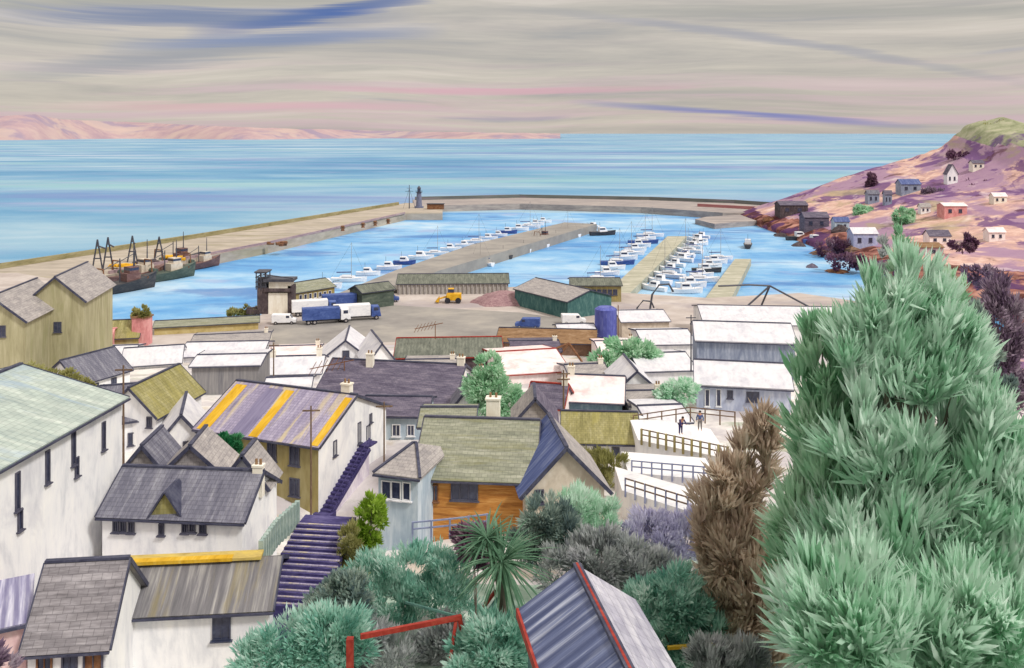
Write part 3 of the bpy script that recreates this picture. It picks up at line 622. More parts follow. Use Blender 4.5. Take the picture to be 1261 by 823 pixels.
for lab, x1, y1, x2, y2, d, W_, rg, kd, rf, wl in [
    ('grey roofed cottage between the pale pink roofs and the wide dark tree', 706, 470, 752, 468, 118, 9, 450, 'side', greyr, white),
    ('small white gable in front of the wide dark tree', 762, 478, 806, 477, 112, 8, 458, 'front', whiter, white),
    ('low grey roof right of the pale pink roofed house', 776, 500, 822, 499, 103, 8, 483, 'side', greyr, white),
    ('white roofed cottage right of the bright olive roof', 800, 522, 850, 520, 95, 8, 501, 'side', whiter, white),
    ('violet roofed cottage just above the pale pink roofs', 632, 434, 690, 433, 142, 9, 421, 'side', slatev, pinkw),
    ('pale roofed shed right of the low brown store', 740, 434, 786, 433, 148, 9, 421, 'side', pinkr, pinkw),
    ('small beige roofed cottage left of the green tree', 560, 478, 592, 478, 112, 8, 460, 'side', greyr, beige),
    ('white gable between the green tree and the violet slates', 556, 505, 592, 505, 98, 6, 482, 'front', slate, white),
    ('grey roofed cottage left of the olive roofed end on house', 150, 520, 194, 514, 88, 6, 495, 'side', slate, white),
    ('white roofed cottage right of the corrugated shed', 326, 484, 380, 482, 112, 7, 466, 'side', whiter, white),
    ('pale roofed cottage above the violet slate roof', 500, 456, 560, 455, 128, 8, 444, 'side', greyr, pinkw),
    ('long white roof below the pink pillar and the khaki gables', 106, 442, 160, 440, 148, 9, 427, 'side', whiter, white),
    ('white roofed quayside hut left of the white gables', 330, 440, 392, 438, 152, 8, 427, 'side', pinkr, white),
    ('long pale shed between the corrugated shed and the quay', 236, 424, 330, 420, 168, 9, 412, 'side', greyr, cream),
    ('pale shed facing the quay below the white van', 690, 412, 734, 411, 168, 8, 400, 'side', whiter, cream)]:
    house('cottage', lab, x1, y1, x2, y2, d, W_, ridge=rg, h=4, kind=kd, roof=rf, wall=wl, chim=[(.95, 0, .7, .8)] if kd == 'side' and rf is not whiter else (),
          wins=[('f', x1 + (x2 - x1) * f_, (y1 + y2) / 2 + 1.9 / d * F, .8, 1.2, dk) for f_ in ((.3, .7) if kd == 'side' else (.5,))])
# --- twin gables, harbour side
house('warehouse', 'taller khaki warehouse gable with one small dark window near the left edge', 33, 372, 104, 370, 125, 14, ridge=342, h=9, kind='front', wall=khaki, roof=greyr, over=.4, wins=[('f', 71, 403, .95, 1.4, dk)], cat='warehouse')
house('warehouse', 'lower khaki warehouse gable cut by the left edge of the picture', -50, 397, 31, 395, 116, 14, ridge=366, h=8, kind='front', wall=khaki, roof=greyr, over=.4, wins=[('f', 2, 408, .95, 1.4, dk)], cat='warehouse')
house('harbour_store', 'small pink hut beside the khaki warehouse', 104, 415, 137, 413, 160, 6, ridge=407, h=3, wall=pink, roof=pink, cat='hut', gut=None)
house('harbour_store', 'olive roofed store between the pink hut and the pink pillar', 128, 417, 170, 415, 165, 7, ridge=395, h=3, wall=olivew, roof=oliver, cat='hut')
house('harbour_store', 'long low olive store along the quay edge below the harbour water', 190, 404, 318, 397, 182, 7, ridge=393, h=3, wall=wash('mustard_render', [(160, 142, 92), (184, 166, 112), (200, 186, 140)], .3, .4), roof=greengr, cat='store')
# --- right hand sheds
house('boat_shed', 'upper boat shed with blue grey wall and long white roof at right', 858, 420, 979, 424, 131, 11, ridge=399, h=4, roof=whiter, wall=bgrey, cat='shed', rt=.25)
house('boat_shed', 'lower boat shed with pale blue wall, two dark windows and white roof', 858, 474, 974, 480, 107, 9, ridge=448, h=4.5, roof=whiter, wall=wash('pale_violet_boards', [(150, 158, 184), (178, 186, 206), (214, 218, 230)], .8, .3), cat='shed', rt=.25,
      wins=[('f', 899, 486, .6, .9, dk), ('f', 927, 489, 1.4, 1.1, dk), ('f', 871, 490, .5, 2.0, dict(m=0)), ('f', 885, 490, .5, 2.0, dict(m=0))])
house('quay_shed', 'long flat white roof between the boat crane and the upper boat shed', 868, 399, 1042, 402, 172, 18, ridge=378, h=3.5, roof=whiter, wall=white, cat='shed', gut=frame_d)
house('quay_shed', 'beige shed right of the blue tank', 766, 397, 824, 396, 180, 12, ridge=383, h=3.6, roof=whiter, wall=beige, cat='shed', gut=frame_d)
house('quay_shed', 'white roofed store below the beige shed', 794, 425, 856, 424, 150, 12, ridge=407, h=3.4, roof=whiter, wall=white, cat='shed')
house('quay_shed', 'white roofed cottage behind the small round bush by the lower boat shed', 790, 458, 856, 456, 124, 11, ridge=436, h=3.4, roof=whiter, wall=white, cat='house')
# --- quay buildings
fm_ = house('fish_market', 'long ribbed market shed with a grey roof and pale pillared front', 489, 350, 626, 349, 228, 12, ridge=338, h=4.2, roof=darkgr, wall=wash('ribbed_pale_wall', [(150, 146, 142), (182, 176, 170), (206, 200, 194)], 3, .2, ribs=1.1, ribamt=.5), cat='shed', gut=trim)
mb = MB(); L = (fm_['B'] - fm_['A']).length
for i in range(26): p = fm_['A'] + fm_['u'] * (L * (i + .5) / 26) - fm_['n'] * .2; mb.box((p.x, p.y, p.z - 2.1), (.3, .3, 4.1))
mb.build('pillars', greyr, fm_['root'])
house('ice_works_shed', 'low olive shed attached behind the dark lookout tower', 364, 361, 412, 353, 212, 8, ridge=347, h=3.4, roof=greengr, wall=olivew, cat='shed', wins=[('f', 370 + 6 * i, 366.5 - i * .9, .8, 1.2, dict(m=0)) for i in range(7)])
house('teal_shed', 'teal sided shed with a white sloping roof and pillared end', 634, 356, 699, 372, 214, 13, rise=1.9, h=4.6, roof=greyr, roof2=whiter, wall=teal, cat='shed', gut=trim)
house('olive_block', 'olive two storey office right of the teal shed', 704, 352, 765, 352, 218, 10, ridge=343, h=4.6, roof=darkgr, wall=olivew, cat='building',
      wins=[('f', 712 + 6.5 * i, 360, 1.0, 1.3, dk) for i in range(8)])
house('quay_hut', 'small dark green hut behind the parked lorries', 446, 361, 485, 356, 208, 6, ridge=350, h=3, roof=darkgr, wall=hullg, cat='hut')
# blue tank on end
t = thing('water_tank', 'tall rounded blue tank standing on a pale base at the quay', 'tank', P(746, 416, 172))
c = P(746, 416, 172); mb = MB(); mb.tube([c + z * .3, c + z * .5, c + z * 5.6, c + z * 6.0], [1.9, 2.15, 2.15, 1.5], 20); mb.build('shell', bluep, t)
MB().tube([c, c + z * .3], 2.4, 20).build('plinth', beige, t)
mb = MB(); mb.bar(c + Vector((2.3, -.6, 0)), c + Vector((2.3, -.6, 6.5)), .1, .1); mb.bar(c + Vector((2.3, -1.1, 0)), c + Vector((2.3, -1.1, 6.5)), .1, .1)
for i in range(15): mb.bar(c + Vector((2.3, -.6, .3 + i * .42)), c + Vector((2.3, -1.1, .3 + i * .42)), .05, .05)
mb.build('ladder', rust, t)
# pink pillar with ivy
c = P(175, 424, 168); t = thing('pink_pillar', 'pink rendered chimney stack with a bush of ivy on top by the olive store', 'pillar', c)
MB().box(c + z * 2.6, (3.0, 2.2, 5.2)).build('shaft', pink, t); MB().box(c + z * 5.3, (3.4, 2.6, .3)).build('cap', brownr, t)
# pinkish heap on the quay
mb = MB(); c = P(622, 372, 217); R_ = 12
for i in range(R_ + 1):
    for j in range(18):
        rr = (1 - i / R_) * (5.5 + math.sin(j * 1.7) * .8); a = j / 18 * 2 * math.pi; mb.v.append(Vector((c.x + rr * math.cos(a) * 1.5, c.y + rr * math.sin(a), QZ + 2.9 * math.sin(i / R_ * math.pi / 2) + random.uniform(-.12, .12))))
for i in range(R_):
    for j in range(18): mb.f.append((i * 18 + j, i * 18 + (j + 1) % 18, (i + 1) * 18 + (j + 1) % 18, (i + 1) * 18 + j))
prop(mb.build('gravel_heap', wash('mauve_gravel', [(118, 88, 96), (148, 118, 122), (172, 146, 146)], .8, .8), smooth=True), 'dull mauve heap of gravel at the end of the ribbed market shed', 'heap')

# --- hillside houses on the headland
def hill_depth(px, py, d0):
    for d_ in np.arange(190, 520, 1.0):
        p_ = P(px, py, float(d_))
        if ground(p_.x, p_.y) >= p_.z: return float(d_)
    print('NO HILL', px, py); return d0
def cottage_on_hill(label, px, py, d, wpx, hpx, rpx, wall, roof, kind='side'):
    d = hill_depth(px, py, d) - 1.5
    house('hill_house', label, px - wpx / 2, py - hpx, px + wpx / 2, py - hpx, d, wpx / F * d * .7, rise=max(.8, rpx / F * d * .8), h=hpx / F * d, wall=wall, roof=roof, kind=kind, group='houses on the headland', ridgecap=False, gut=None,
          wins=[('f', px - wpx * .25, py - hpx * .5, wpx / F * d * .14, hpx / F * d * .35, dk), ('f', px + wpx * .2, py - hpx * .5, wpx / F * d * .14, hpx / F * d * .35, dk)] if hpx >= 7 else ())
HL = [('tall white house with a pointed purple roof high on the headland', 1173, 226, 395, 13, 12, 14, white, slatev, 'front'),
      ('long pink block below the white pointed house on the hillside', 1177, 266, 330, 28, 12, 4, pink, pinkr, 'side'),
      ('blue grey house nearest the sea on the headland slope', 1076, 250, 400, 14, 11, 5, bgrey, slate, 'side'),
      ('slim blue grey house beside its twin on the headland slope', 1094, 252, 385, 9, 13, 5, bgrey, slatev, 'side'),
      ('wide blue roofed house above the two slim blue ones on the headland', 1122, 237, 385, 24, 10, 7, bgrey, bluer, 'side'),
      ('dark purple boat house at the root of the far pier', 978, 264, 438, 34, 11, 5, darkw, slatev, 'side'),
      ('dark purple warehouse by the shore below the headland', 1006, 282, 375, 30, 14, 7, slatev, slatev, 'side'),
      ('pale blue and white house above the dark foreshore', 1037, 284, 345, 18, 11, 6, bluew, bluer, 'side'),
      ('pale lilac shed with a round roof above the red foreshore', 1066, 304, 300, 30, 16, 8, wash('lilac_render', [(140, 146, 186), (168, 174, 206), (206, 210, 228)], .5, .5), whiter, 'side'),
      ('mauve roofed house at the foot of the purple slope', 1158, 300, 250, 26, 9, 8, pinkw, slatev, 'side'),
      ('long brown roofed house seen between the treetops', 1140, 314, 232, 44, 9, 5, wash('mauve_render', [(150, 124, 136), (176, 152, 160), (196, 178, 180)], .5, .5), brownr, 'side'),
      ('small white cottage among the heather right of the blue houses', 1140, 262, 350, 12, 7, 5, white, greyr, 'side'),
      ('small cream cottage on the ridge near the hilltop', 1205, 208, 420, 14, 7, 4, cream, slatev, 'side'),
      ('cream cottage near the right edge below the purple band', 1232, 250, 360, 16, 8, 5, cream, pinkr, 'side'),
      ('pink cottage near the right edge half way down the slope', 1228, 296, 280, 20, 10, 6, pinkw, pinkr, 'side')]
for a in HL: cottage_on_hill(*a)

for i, (px, py, w_, h_, m_, lab) in enumerate([(962, 290, 22, 4, darkw, 'dark rock ledge reaching furthest into the harbour'), (985, 302, 18, 5, darkw, 'dark rock beside the beached blue boat'),
        (1012, 312, 26, 6, brownw, 'brown rock ledge in the middle of the foreshore'), (1036, 300, 22, 7, darkw, 'dark rock under the pale blue and white house'), (1052, 318, 24, 6, brownw, 'brown rock at the top of the rusty beach'),
        (1000, 328, 18, 4, slatev, 'violet rock at the edge of the blue water'), (1030, 334, 30, 4, rust, 'long rusty rock low on the beach'), (948, 280, 16, 3, rust, 'small rusty rock near the slipway')]):
    c = PZ(px, py, max(.4, 0)); gz = ground(c.x, c.y); c.z = max(-.6, gz - .5) if gz > -3 else -.6; s_ = c.y / F; g_ = random.Random(i + 50); mb = MB(); n1_, n2_ = 14, 5
    ph = [g_.uniform(.7, 1.25) for _ in range(n1_)]
    for j in range(n2_ + 1):
        f = j / n2_
        for k_ in range(n1_): a = k_ / n1_ * 2 * math.pi; r_ = (1 - f ** 2.2) * ph[k_] * (1 + g_.uniform(-.12, .12)) + .02; mb.v.append(Vector((c.x + r_ * w_ * s_ / 2 * math.cos(a), c.y + r_ * w_ * s_ / 2.4 * math.sin(a), c.z + (f + g_.uniform(-.08, .08)) * (h_ * s_ + .8))))
    for j in range(n2_):
        for k_ in range(n1_): mb.f.append((j * n1_ + k_, j * n1_ + (k_ + 1) % n1_, (j + 1) * n1_ + (k_ + 1) % n1_, (j + 1) * n1_ + k_))
    mb.f.append(tuple(n2_ * n1_ + k_ for k_ in range(n1_)))
    prop(mb.build('shore_rock', m_), lab, 'rock', 'rocks on the foreshore')

# ------------------------------------------------------------------ lighthouse, tower, cranes
c = PZ(516, 256, QZ); t = thing('lighthouse', 'slim dark blue lighthouse at the tip of the left pier', 'lighthouse', c)
mb = MB(); mb.tube([c, c + z * .8, c + z * .8, c + z * 8.5], [2.6, 2.6, 1.7, 1.25], 16); mb.build('tower', wash('blue_grey_tower', [(84, 90, 118), (110, 116, 142), (146, 150, 168)], .8, .4), t)
mb = MB(); mb.tube([c + z * 8.5, c + z * 8.8], 1.9, 16)
for k_ in range(8): a = k_ * math.pi / 4; p = c + Vector((1.8 * math.cos(a), 1.8 * math.sin(a), 8.8)); mb.bar(p, p + z * .9, .08, .08)
mb.build('gallery', metal, t)
mb = MB(); mb.tube([c + z * 8.8, c + z * 10.8], .95, 12); ln = mb.build('lantern', glass, t); MB().tube([c + z * 10.8, c + z * 12.2], [1.25, .1], 12).build('dome', metal, ln)
c = PZ(504, 257, QZ); t = thing('signal_mast', 'thin dark signal mast with stays just left of the lighthouse', 'mast', c)
MB().tube([c, c + z * 13], [.3, .14], 8).build('pole', metal, t)
mb = MB(); mb.bar(c + Vector((-2.2, 0, 9.5)), c + Vector((2.2, 0, 9.5)), .2, .2); mb.bar(c + Vector((-1.4, 0, 11.2)), c + Vector((1.4, 0, 11.2)), .16, .16); mb.build('yard', metal, t)
mb = MB(); mb.bar(c + Vector((-3.4, 0, 0)), c + z * 11, .12, .12); mb.bar(c + Vector((3.4, 0, 0)), c + z * 11, .12, .12); mb.build('stay', metal, t)
c = PZ(522, 256.5, QZ); t = thing('harbour_hut', 'small rusty hut with a stubby chimney at the foot of the lighthouse', 'hut', c + Vector((7, -6, 0)))
cc = c + Vector((7, -6, 0)); MB().box(cc + z * 1.4, (9, 4, 2.8)).build('wall', rust, t); MB().box(cc + z * 2.95, (9.6, 4.6, .3)).build('roof', metal, t)
for i, px in enumerate((422, 462, 478, 447)):
    c = PZ(px, 272 + (500 - px) * .16, QZ); t = thing('bollard', ['rusty bollard nearest the shore on the left pier', 'rusty bollard third along the left pier', 'rusty bollard closest to the lighthouse', 'rusty bollard second along the left pier'][i], 'bollard', c, 'bollards on the left pier')
    mb = MB(); mb.tube([c, c + z * .3, c + z * 1.6, c + z * 1.7, c + z * 2.2], [.9, .7, .6, .95, .7], 10); mb.build('post', rust, t)
    MB().tube([c + Vector((-1.1, 0, 1.2)), c + Vector((1.1, 0, 1.2))], .22, 8).build('cross_bar', rust, t)

# lookout tower
c = P(340, 380, 205); c.z = QZ; t = thing('lookout_tower', 'dark timber lookout tower with a lattice cabin above a white store by the water', 'tower', c)
g = lambda x, y, zz: Vector((c.x + x, c.y + y, QZ + zz))
mb = MB(); mb.box(g(-2.7, 0, 3.0), (2.4, 3.4, 6.0)); mb.build('stair_shaft', darkw, t)
mb = MB(); mb.box(g(.8, .3, 2.4), (4.4, 3.6, 4.8)); mb.build('store_wall', cream, t)
mb = MB(); mb.box(g(3.6, .2, 3.2), (1.1, 3.2, 6.4)); mb.build('corner_pier', darkw, t)
mb = MB(); mb.box(g(.9, .1, 5.5), (6.4, 4.2, .7)); mb.build('balcony', darkw, t)
mb = MB(); mb.box(g(1.2, .2, 6.6), (5.0, 3.2, 1.5)); cb = mb.build('cabin', cream, t)
mb = MB(); mb.box(g(1.0, .1, 7.7), (6.8, 4.4, .6)); mb.bar(g(-2.4, -2.0, 9.1), g(4.4, -2, 8.2), .2, .25); mb.build('roof', metal, cb)
mb = MB()
for x in (-4.1, -3.0, -1.9):
    for y in (-1.7, 1.7): mb.bar(g(x, y, 5.6), g(x, y, 9.4), .22, .22)
for zz in (6.2, 7.3, 8.4, 9.4):
    for y in (-1.7, 1.7): mb.bar(g(-4.3, y, zz), g(-1.7, y, zz), .2, .2)
    for x in (-4.1, -1.9): mb.bar(g(x, -1.7, zz), g(x, 1.7, zz), .2, .2)
mb.box(g(-3, 0, 9.6), (3.0, 4.0, .25)); mb.box(g(-3, 0, 7.0), (1.9, 3.0, 2.2)); mb.build('lattice_cabin', metal, t)
mb = MB(); mb.bar(g(-6.5, -1, 1.0), g(-3.5, -1, 1.4), .8, .5); mb.box(g(-5, -1, .5), (2.6, 2, 1.0)); mb.build('loading_step', darkw, t)

def aframe(name, label, px, py, zb, legs, mat, cat='crane', w=.45, group=None):
    """quayside crane: legs and jib given as (x, y, z) metre polylines from the foot"""
    c = PZ(px, py, zb); t = thing(name, label, cat, c, group)
    for nm, pl in legs:
        mb = MB(); mb.tube([c + Vector(p) for p in pl], w / 2, 6); mb.build(nm, mat, t)
    return t
for i, (px, py, hh, lab) in enumerate([(120, 334, 9.5, 'leftmost dark timber derrick above the moored trawlers'), (133, 333, 10, 'second dark derrick from the left above the trawlers'), (163, 323, 8.5, 'dark derrick in the middle of the trawler berth'), (196, 322, 8.0, 'dark derrick at the right end of the trawler berth')]):
    aframe('derrick', lab, px, py, QZ, [('leg', [(-1.6, 0, 0), (0, 0, hh)]), ('leg', [(1.6, 0, 0), (0, 0, hh)]), ('cross_beam', [(-1.2, 0, hh * .4), (1.2, 0, hh * .4)]), ('jib', [(0, 0, hh * .8), (3.2 - i, -1, hh * .72)])], metal, group='derricks at the trawler berth')
aframe('davit', 'bent dark davit arching over the quay right of the blue tank', 800, 384, QZ, [('post', [(0, 0, 0), (.6, 0, 4), (2.2, 0, 6.2), (4.5, 0, 6.4), (5.5, 0, 4.6)])], metal, 'davit', .5)
aframe('davit', 'second bent davit, lower, just right of the blue tank', 783, 396, QZ, [('post', [(0, 0, 0), (.3, 0, 3), (1.6, 0, 4.6), (3.4, 0, 4.4), (4.0, 0, 3.0)])], metal, 'davit', .4)
aframe('boat_crane', 'long legged boat crane with a jib slanting down over the white roofs', 918, 394, QZ, [('leg', [(-3, 0, 0), (6, 2, 7.2)]), ('leg', [(4, 5, 0), (6, 2, 7.2)]), ('jib', [(6, 2, 7.2), (17, -3, 1.4)]), ('cable', [(6, 2, 7.2), (1, 1, 7.6), (-6, 0, 7.5)])], metal, w=.42)
aframe('gantry', 'brown angular gantry above the pink roofs by the green tree', 676, 455, 7.0, [('leg', [(0, 0, 0), (3.2, 0, 4.2)]), ('leg', [(3.2, 0, 4.2), (6.2, 0, 0)]), ('jib', [(3.2, 0, 4.2), (-3.5, 0, 1.4)])], rust, w=.4)

# ------------------------------------------------------------------ poles, aerials, railings
def pole(label, px, pyb, d, hpx, arms=1, name='telegraph_pole', r=.11, mat=wood):
    c = P(px, pyb, d); hh = hpx / F * d; t = thing(name, label, 'pole' if name == 'telegraph_pole' else 'aerial', c)
    MB().tube([c, c + z * hh], [r, r * .7], 8).build('post', mat, t)
    for k_ in range(arms): mb = MB().bar(c + Vector((-.7, 0, hh - .4 - k_ * .6)), c + Vector((.7, .1, hh - .4 - k_ * .6)), .1, .12); mb.build('cross_arm', mat, t)
pole('tall dark telegraph pole rising from beside the white roofed cottage', 337, 480, 122, 58, 1)
pole('telegraph pole standing at the far corner of the big white house', 152, 600, 74, 150, 1)
pole('telegraph pole in front of the olive wall of the yellow banded house', 383, 640, 72, 140, 1, r=.09)
pole('telegraph pole between the purple cottage and the pale pink roof', 694, 512, 96, 56, 2)
pole('telegraph pole left of the upper boat shed', 851, 458, 122, 70, 1, mat=metal)
pole('thin pole at the left end of the orange bungalow roof', 473, 600, 74, 105, 1, r=.08)
def aerial(label, px, py, d, s=1.0):
    c = P(px, py, d); t = thing('roof_aerial', label, 'aerial', c)
    MB().tube([c, c + z * 3.4 * s], .07, 6).build('mast', rust, t)
    mb = MB(); tip = c + z * 3.2 * s; e = tip + Vector((-4.6, 0, -.9)) * s; mb.bar(tip + Vector((1.2, 0, .3)), e, .1, .1)
    for k_ in range(6): p = tip.lerp(e, (k_ + .5) / 6); mb.bar(p + Vector((.5, 0, .9)) * s, p - Vector((.5, 0, .9)) * s, .07, .07)
    mb.build('elements', rust, t)
aerial('rusty fishbone aerial over the left end of the violet slates', 424, 476, 112, .95)
aerial('small rusty aerial above the dark green grey shed roof', 536, 418, 138, .7)
# railings of the terraces on the right
def railing(label, pts, d0, d1, hh, mat, posts, name='railing', rails=(1.0, .5), group=None, w=.09, pm=None, ps=.12):
    n_ = len(pts); v = [P(p[0], p[1], d0 + (d1 - d0) * i / (n_ - 1)) for i, p in enumerate(pts)]
    t = thing(name, label, 'railing', v[0], group)
    tot = sum((b - a).length for a, b in zip(v, v[1:]))
    def at(f):
        s = f * tot
        for a, b in zip(v, v[1:]):
            L = (b - a).length
            if s <= L + 1e-6: return a.lerp(b, s / L)
            s -= L
        return v[-1]
    mb = MB()
    for rr in rails:
        for a, b in zip(v, v[1:]): mb.bar(a + z * hh * rr, b + z * hh * rr, w, w)
    mb.build('rail', mat, t)
    for i in range(posts): p = at(i / (posts - 1)); MB().box(p + z * (hh * .5 - .2), (ps, ps, hh + .5)).build('post', pm or mat, t)
def terrace(label, pts, d0, d1, drop, depth_, mat):
    n_ = len(pts); v = [P(p[0], p[1], d0 + (d1 - d0) * i / (n_ - 1)) for i, p in enumerate(pts)]
    mb = MB()
    for a, b in zip(v, v[1:]):
        back = Vector((0, depth_, 0)); q = [a, b, b + back, a + back]
        mb.add([p - z * drop for p in q] + q, [(3, 2, 1, 0), (4, 5, 6, 7), (0, 1, 5, 4), (1, 2, 6, 5), (2, 3, 7, 6), (3, 0, 4, 7)])
    prop(mb.build('terrace_wall', mat), label, 'wall', 'white terrace walls')
terrace('uppermost white terrace wall under the two standing people', [(786, 542), (900, 566)], 84, 78, 4, 8, white)
terrace('second white terrace wall from the top', [(774, 582), (885, 592)], 76, 72, 4, 5, white)
terrace('third white terrace wall from the top, above the lavender bushes', [(766, 604), (880, 640)], 70, 62, 4, 5, white)
railing('dark posted railing on the uppermost terrace', [(790, 542), (896, 565)], 83.5, 77.8, 1.0, wood, 11, pm=olivew, ps=.2)
railing('blue grey railing on the second terrace', [(778, 582), (880, 591.5)], 75.7, 71.9, 1.0, wash('blue_rail', [(110, 116, 150), (130, 138, 170), (160, 166, 190)], 1, 1), 9)
railing('railing with brown top rail on the third terrace', [(770, 605), (876, 639)], 69.6, 61.9, 1.0, wood, 9, pm=MATS['blue_rail'])
railing('long dark rail along the back of the upper terrace', [(780, 524), (850, 514), (905, 520)], 90, 88, 1.0, wood, 8)
railing('blue rail at the foot of the bungalow garden', [(508, 660), (560, 655), (600, 650)], 60, 60, .9, MATS['blue_rail'], 5)
railing('pale green fence beside the top of the navy garden steps', [(322, 690), (340, 664), (366, 640)], 55, 60, 1.2, wash('green_rail', [(120, 140, 140), (150, 168, 162), (180, 192, 184)], 1, 1), 14, rails=(1.0, .12), ps=.3)
# garden steps
b0, b1 = P(356, 742, 53), P(400, 645, 59.5); NST = 14
mb = MB()
t = thing('garden_steps', 'flight of navy garden steps climbing to the yellow banded house', 'steps', b0 - z * 1.5)
for i in range(NST):
    f = i / (NST - 1); p = b0.lerp(b1, f); w_ = 4.3 - .7 * f
    sp_ = MB().box((p.x, p.y + .6, p.z - 2.0 - .1), (w_, 7.2 / NST + 1.2, 4.0), rz=-.12).build('step', navy, t)
    MB().box((p.x, p.y - .02, p.z - .07), (w_ + .06, .14, .06), rz=-.12).build('nosing', lilac, sp_)
# pergola frame in red, bottom
t = thing('pergola', 'dark red timber frame among the teal shrubs at the bottom', 'pergola', P(470, 830, 42))
p = lambda x, y, d: P(x, y, d)
MB().bar(p(444, 784, 40), p(568, 760, 42), .16, .22).build('beam', redtrim, t)
MB().bar(p(566, 760, 42), p(578, 835, 42), .2, .2).build('post', redtrim, t)
MB().bar(p(562, 762, 42), p(555, 812, 41), .14, .14).build('brace', redtrim, t)
MB().bar(p(431, 786, 40), p(431, 830, 40), .3, .3).build('post', redtrim, t)
MB().bar(p(566, 760, 42), p(500, 742, 47), .1, .1).build('beam', wash('teal_trim', [(64, 110, 106), (92, 136, 128), (120, 160, 150)], 1, 1), t)
t = thing('plank_pair', 'short slanting red and teal boards by the palm trunk', 'planks', P(590, 756, 43)); MB().bar(p(590, 756, 43), p(610, 728, 43), .25, .12).build('board', redtrim, t)
MB().bar(p(592, 768, 42.5), p(612, 738, 42.5), .3, .12).build('board', MATS['teal_trim'], t)
t = thing('washing_pole', 'olive washing pole with cross bar beneath the brown conifers', 'pole', P(868, 823, 40)); MB().bar(p(822, 798, 40), p(922, 790, 40), .14, .14).build('cross_bar', yellow, t)
MB().bar(p(868, 794, 40.2), p(870, 840, 40.2), .12, .12).build('post', yellow, t)
# blue ribbed shed roof bottom
bs_ = house('garden_shed', 'garden shed with a blue ribbed roof slope and dark red edge boards at the bottom', 716, 941, 876, 921, 25.6, 8.2, rise=1.3, h=2.4, kind='front', roof=wash('blue_ribbed_roof', [(56, 66, 102), (104, 114, 148), (194, 200, 216)], 2.4, .14, .6, .6, ribs=.62, ribamt=.75), roof2=wash('lilac_white_roof', [(150, 148, 168), (184, 182, 196), (216, 214, 222)], .3, 1.6, .7, .3, courses=.5), wall=teal, gut=trim, cat='shed', over=.3)
_a = bs_['A'] - bs_['u'] * .36 - bs_['n'] * .3 - z * .12; _d = bs_['D'] - bs_['u'] * .36 + bs_['n'] * .3 - z * .12
MB().bar(_a, _d, .1, .34).build('edge_board', redtrim, bs_['root'])
_e = (bs_['A'] + bs_['B']) / 2 + z * (bs_['rise'] + .27); MB().bar(_e - bs_['n'] * .3, _e + bs_['n'] * 8.5, .09, .06).build('ridge_strip', redtrim, bs_['root'])

# ------------------------------------------------------------------ foliage
def leafmat(name, cols, rough=.7):
    m = bpy.data.materials.new(name); m.use_nodes = True; t = NT(m.node_tree); bs = t.n['Principled BSDF']
    c = t.new('ShaderNodeTexCoord').outputs['Object']; at = t.new('ShaderNodeAttribute'); at.attribute_name = 'rnd'
    v = t.math('ADD', t.math('MULTIPLY', t.noise(t.mapping(c, (1, 1, .6)), .9, 4, .6, .5), .62), t.math('MULTIPLY', at.outputs['Fac'], .38))
    n_ = len(cols); col = t.ramp(v, [(.28 + .48 * i / (n_ - 1), lin(q_)) for i, q_ in enumerate(cols)])
    tr_ = t.new('ShaderNodeBsdfTranslucent'); t.link(col, bs.inputs['Base Color']); t.link(col, tr_.inputs['Color'])
    bs.inputs['Roughness'].default_value = rough; bs.inputs['Specular IOR Level'].default_value = .2
    mx = t.new('ShaderNodeMixShader'); mx.inputs[0].default_value = .55; t.link(bs.outputs[0], mx.inputs[1]); t.link(tr_.outputs[0], mx.inputs[2])
    t.link(mx.outputs[0], t.n['Material Output'].inputs[0]); return m
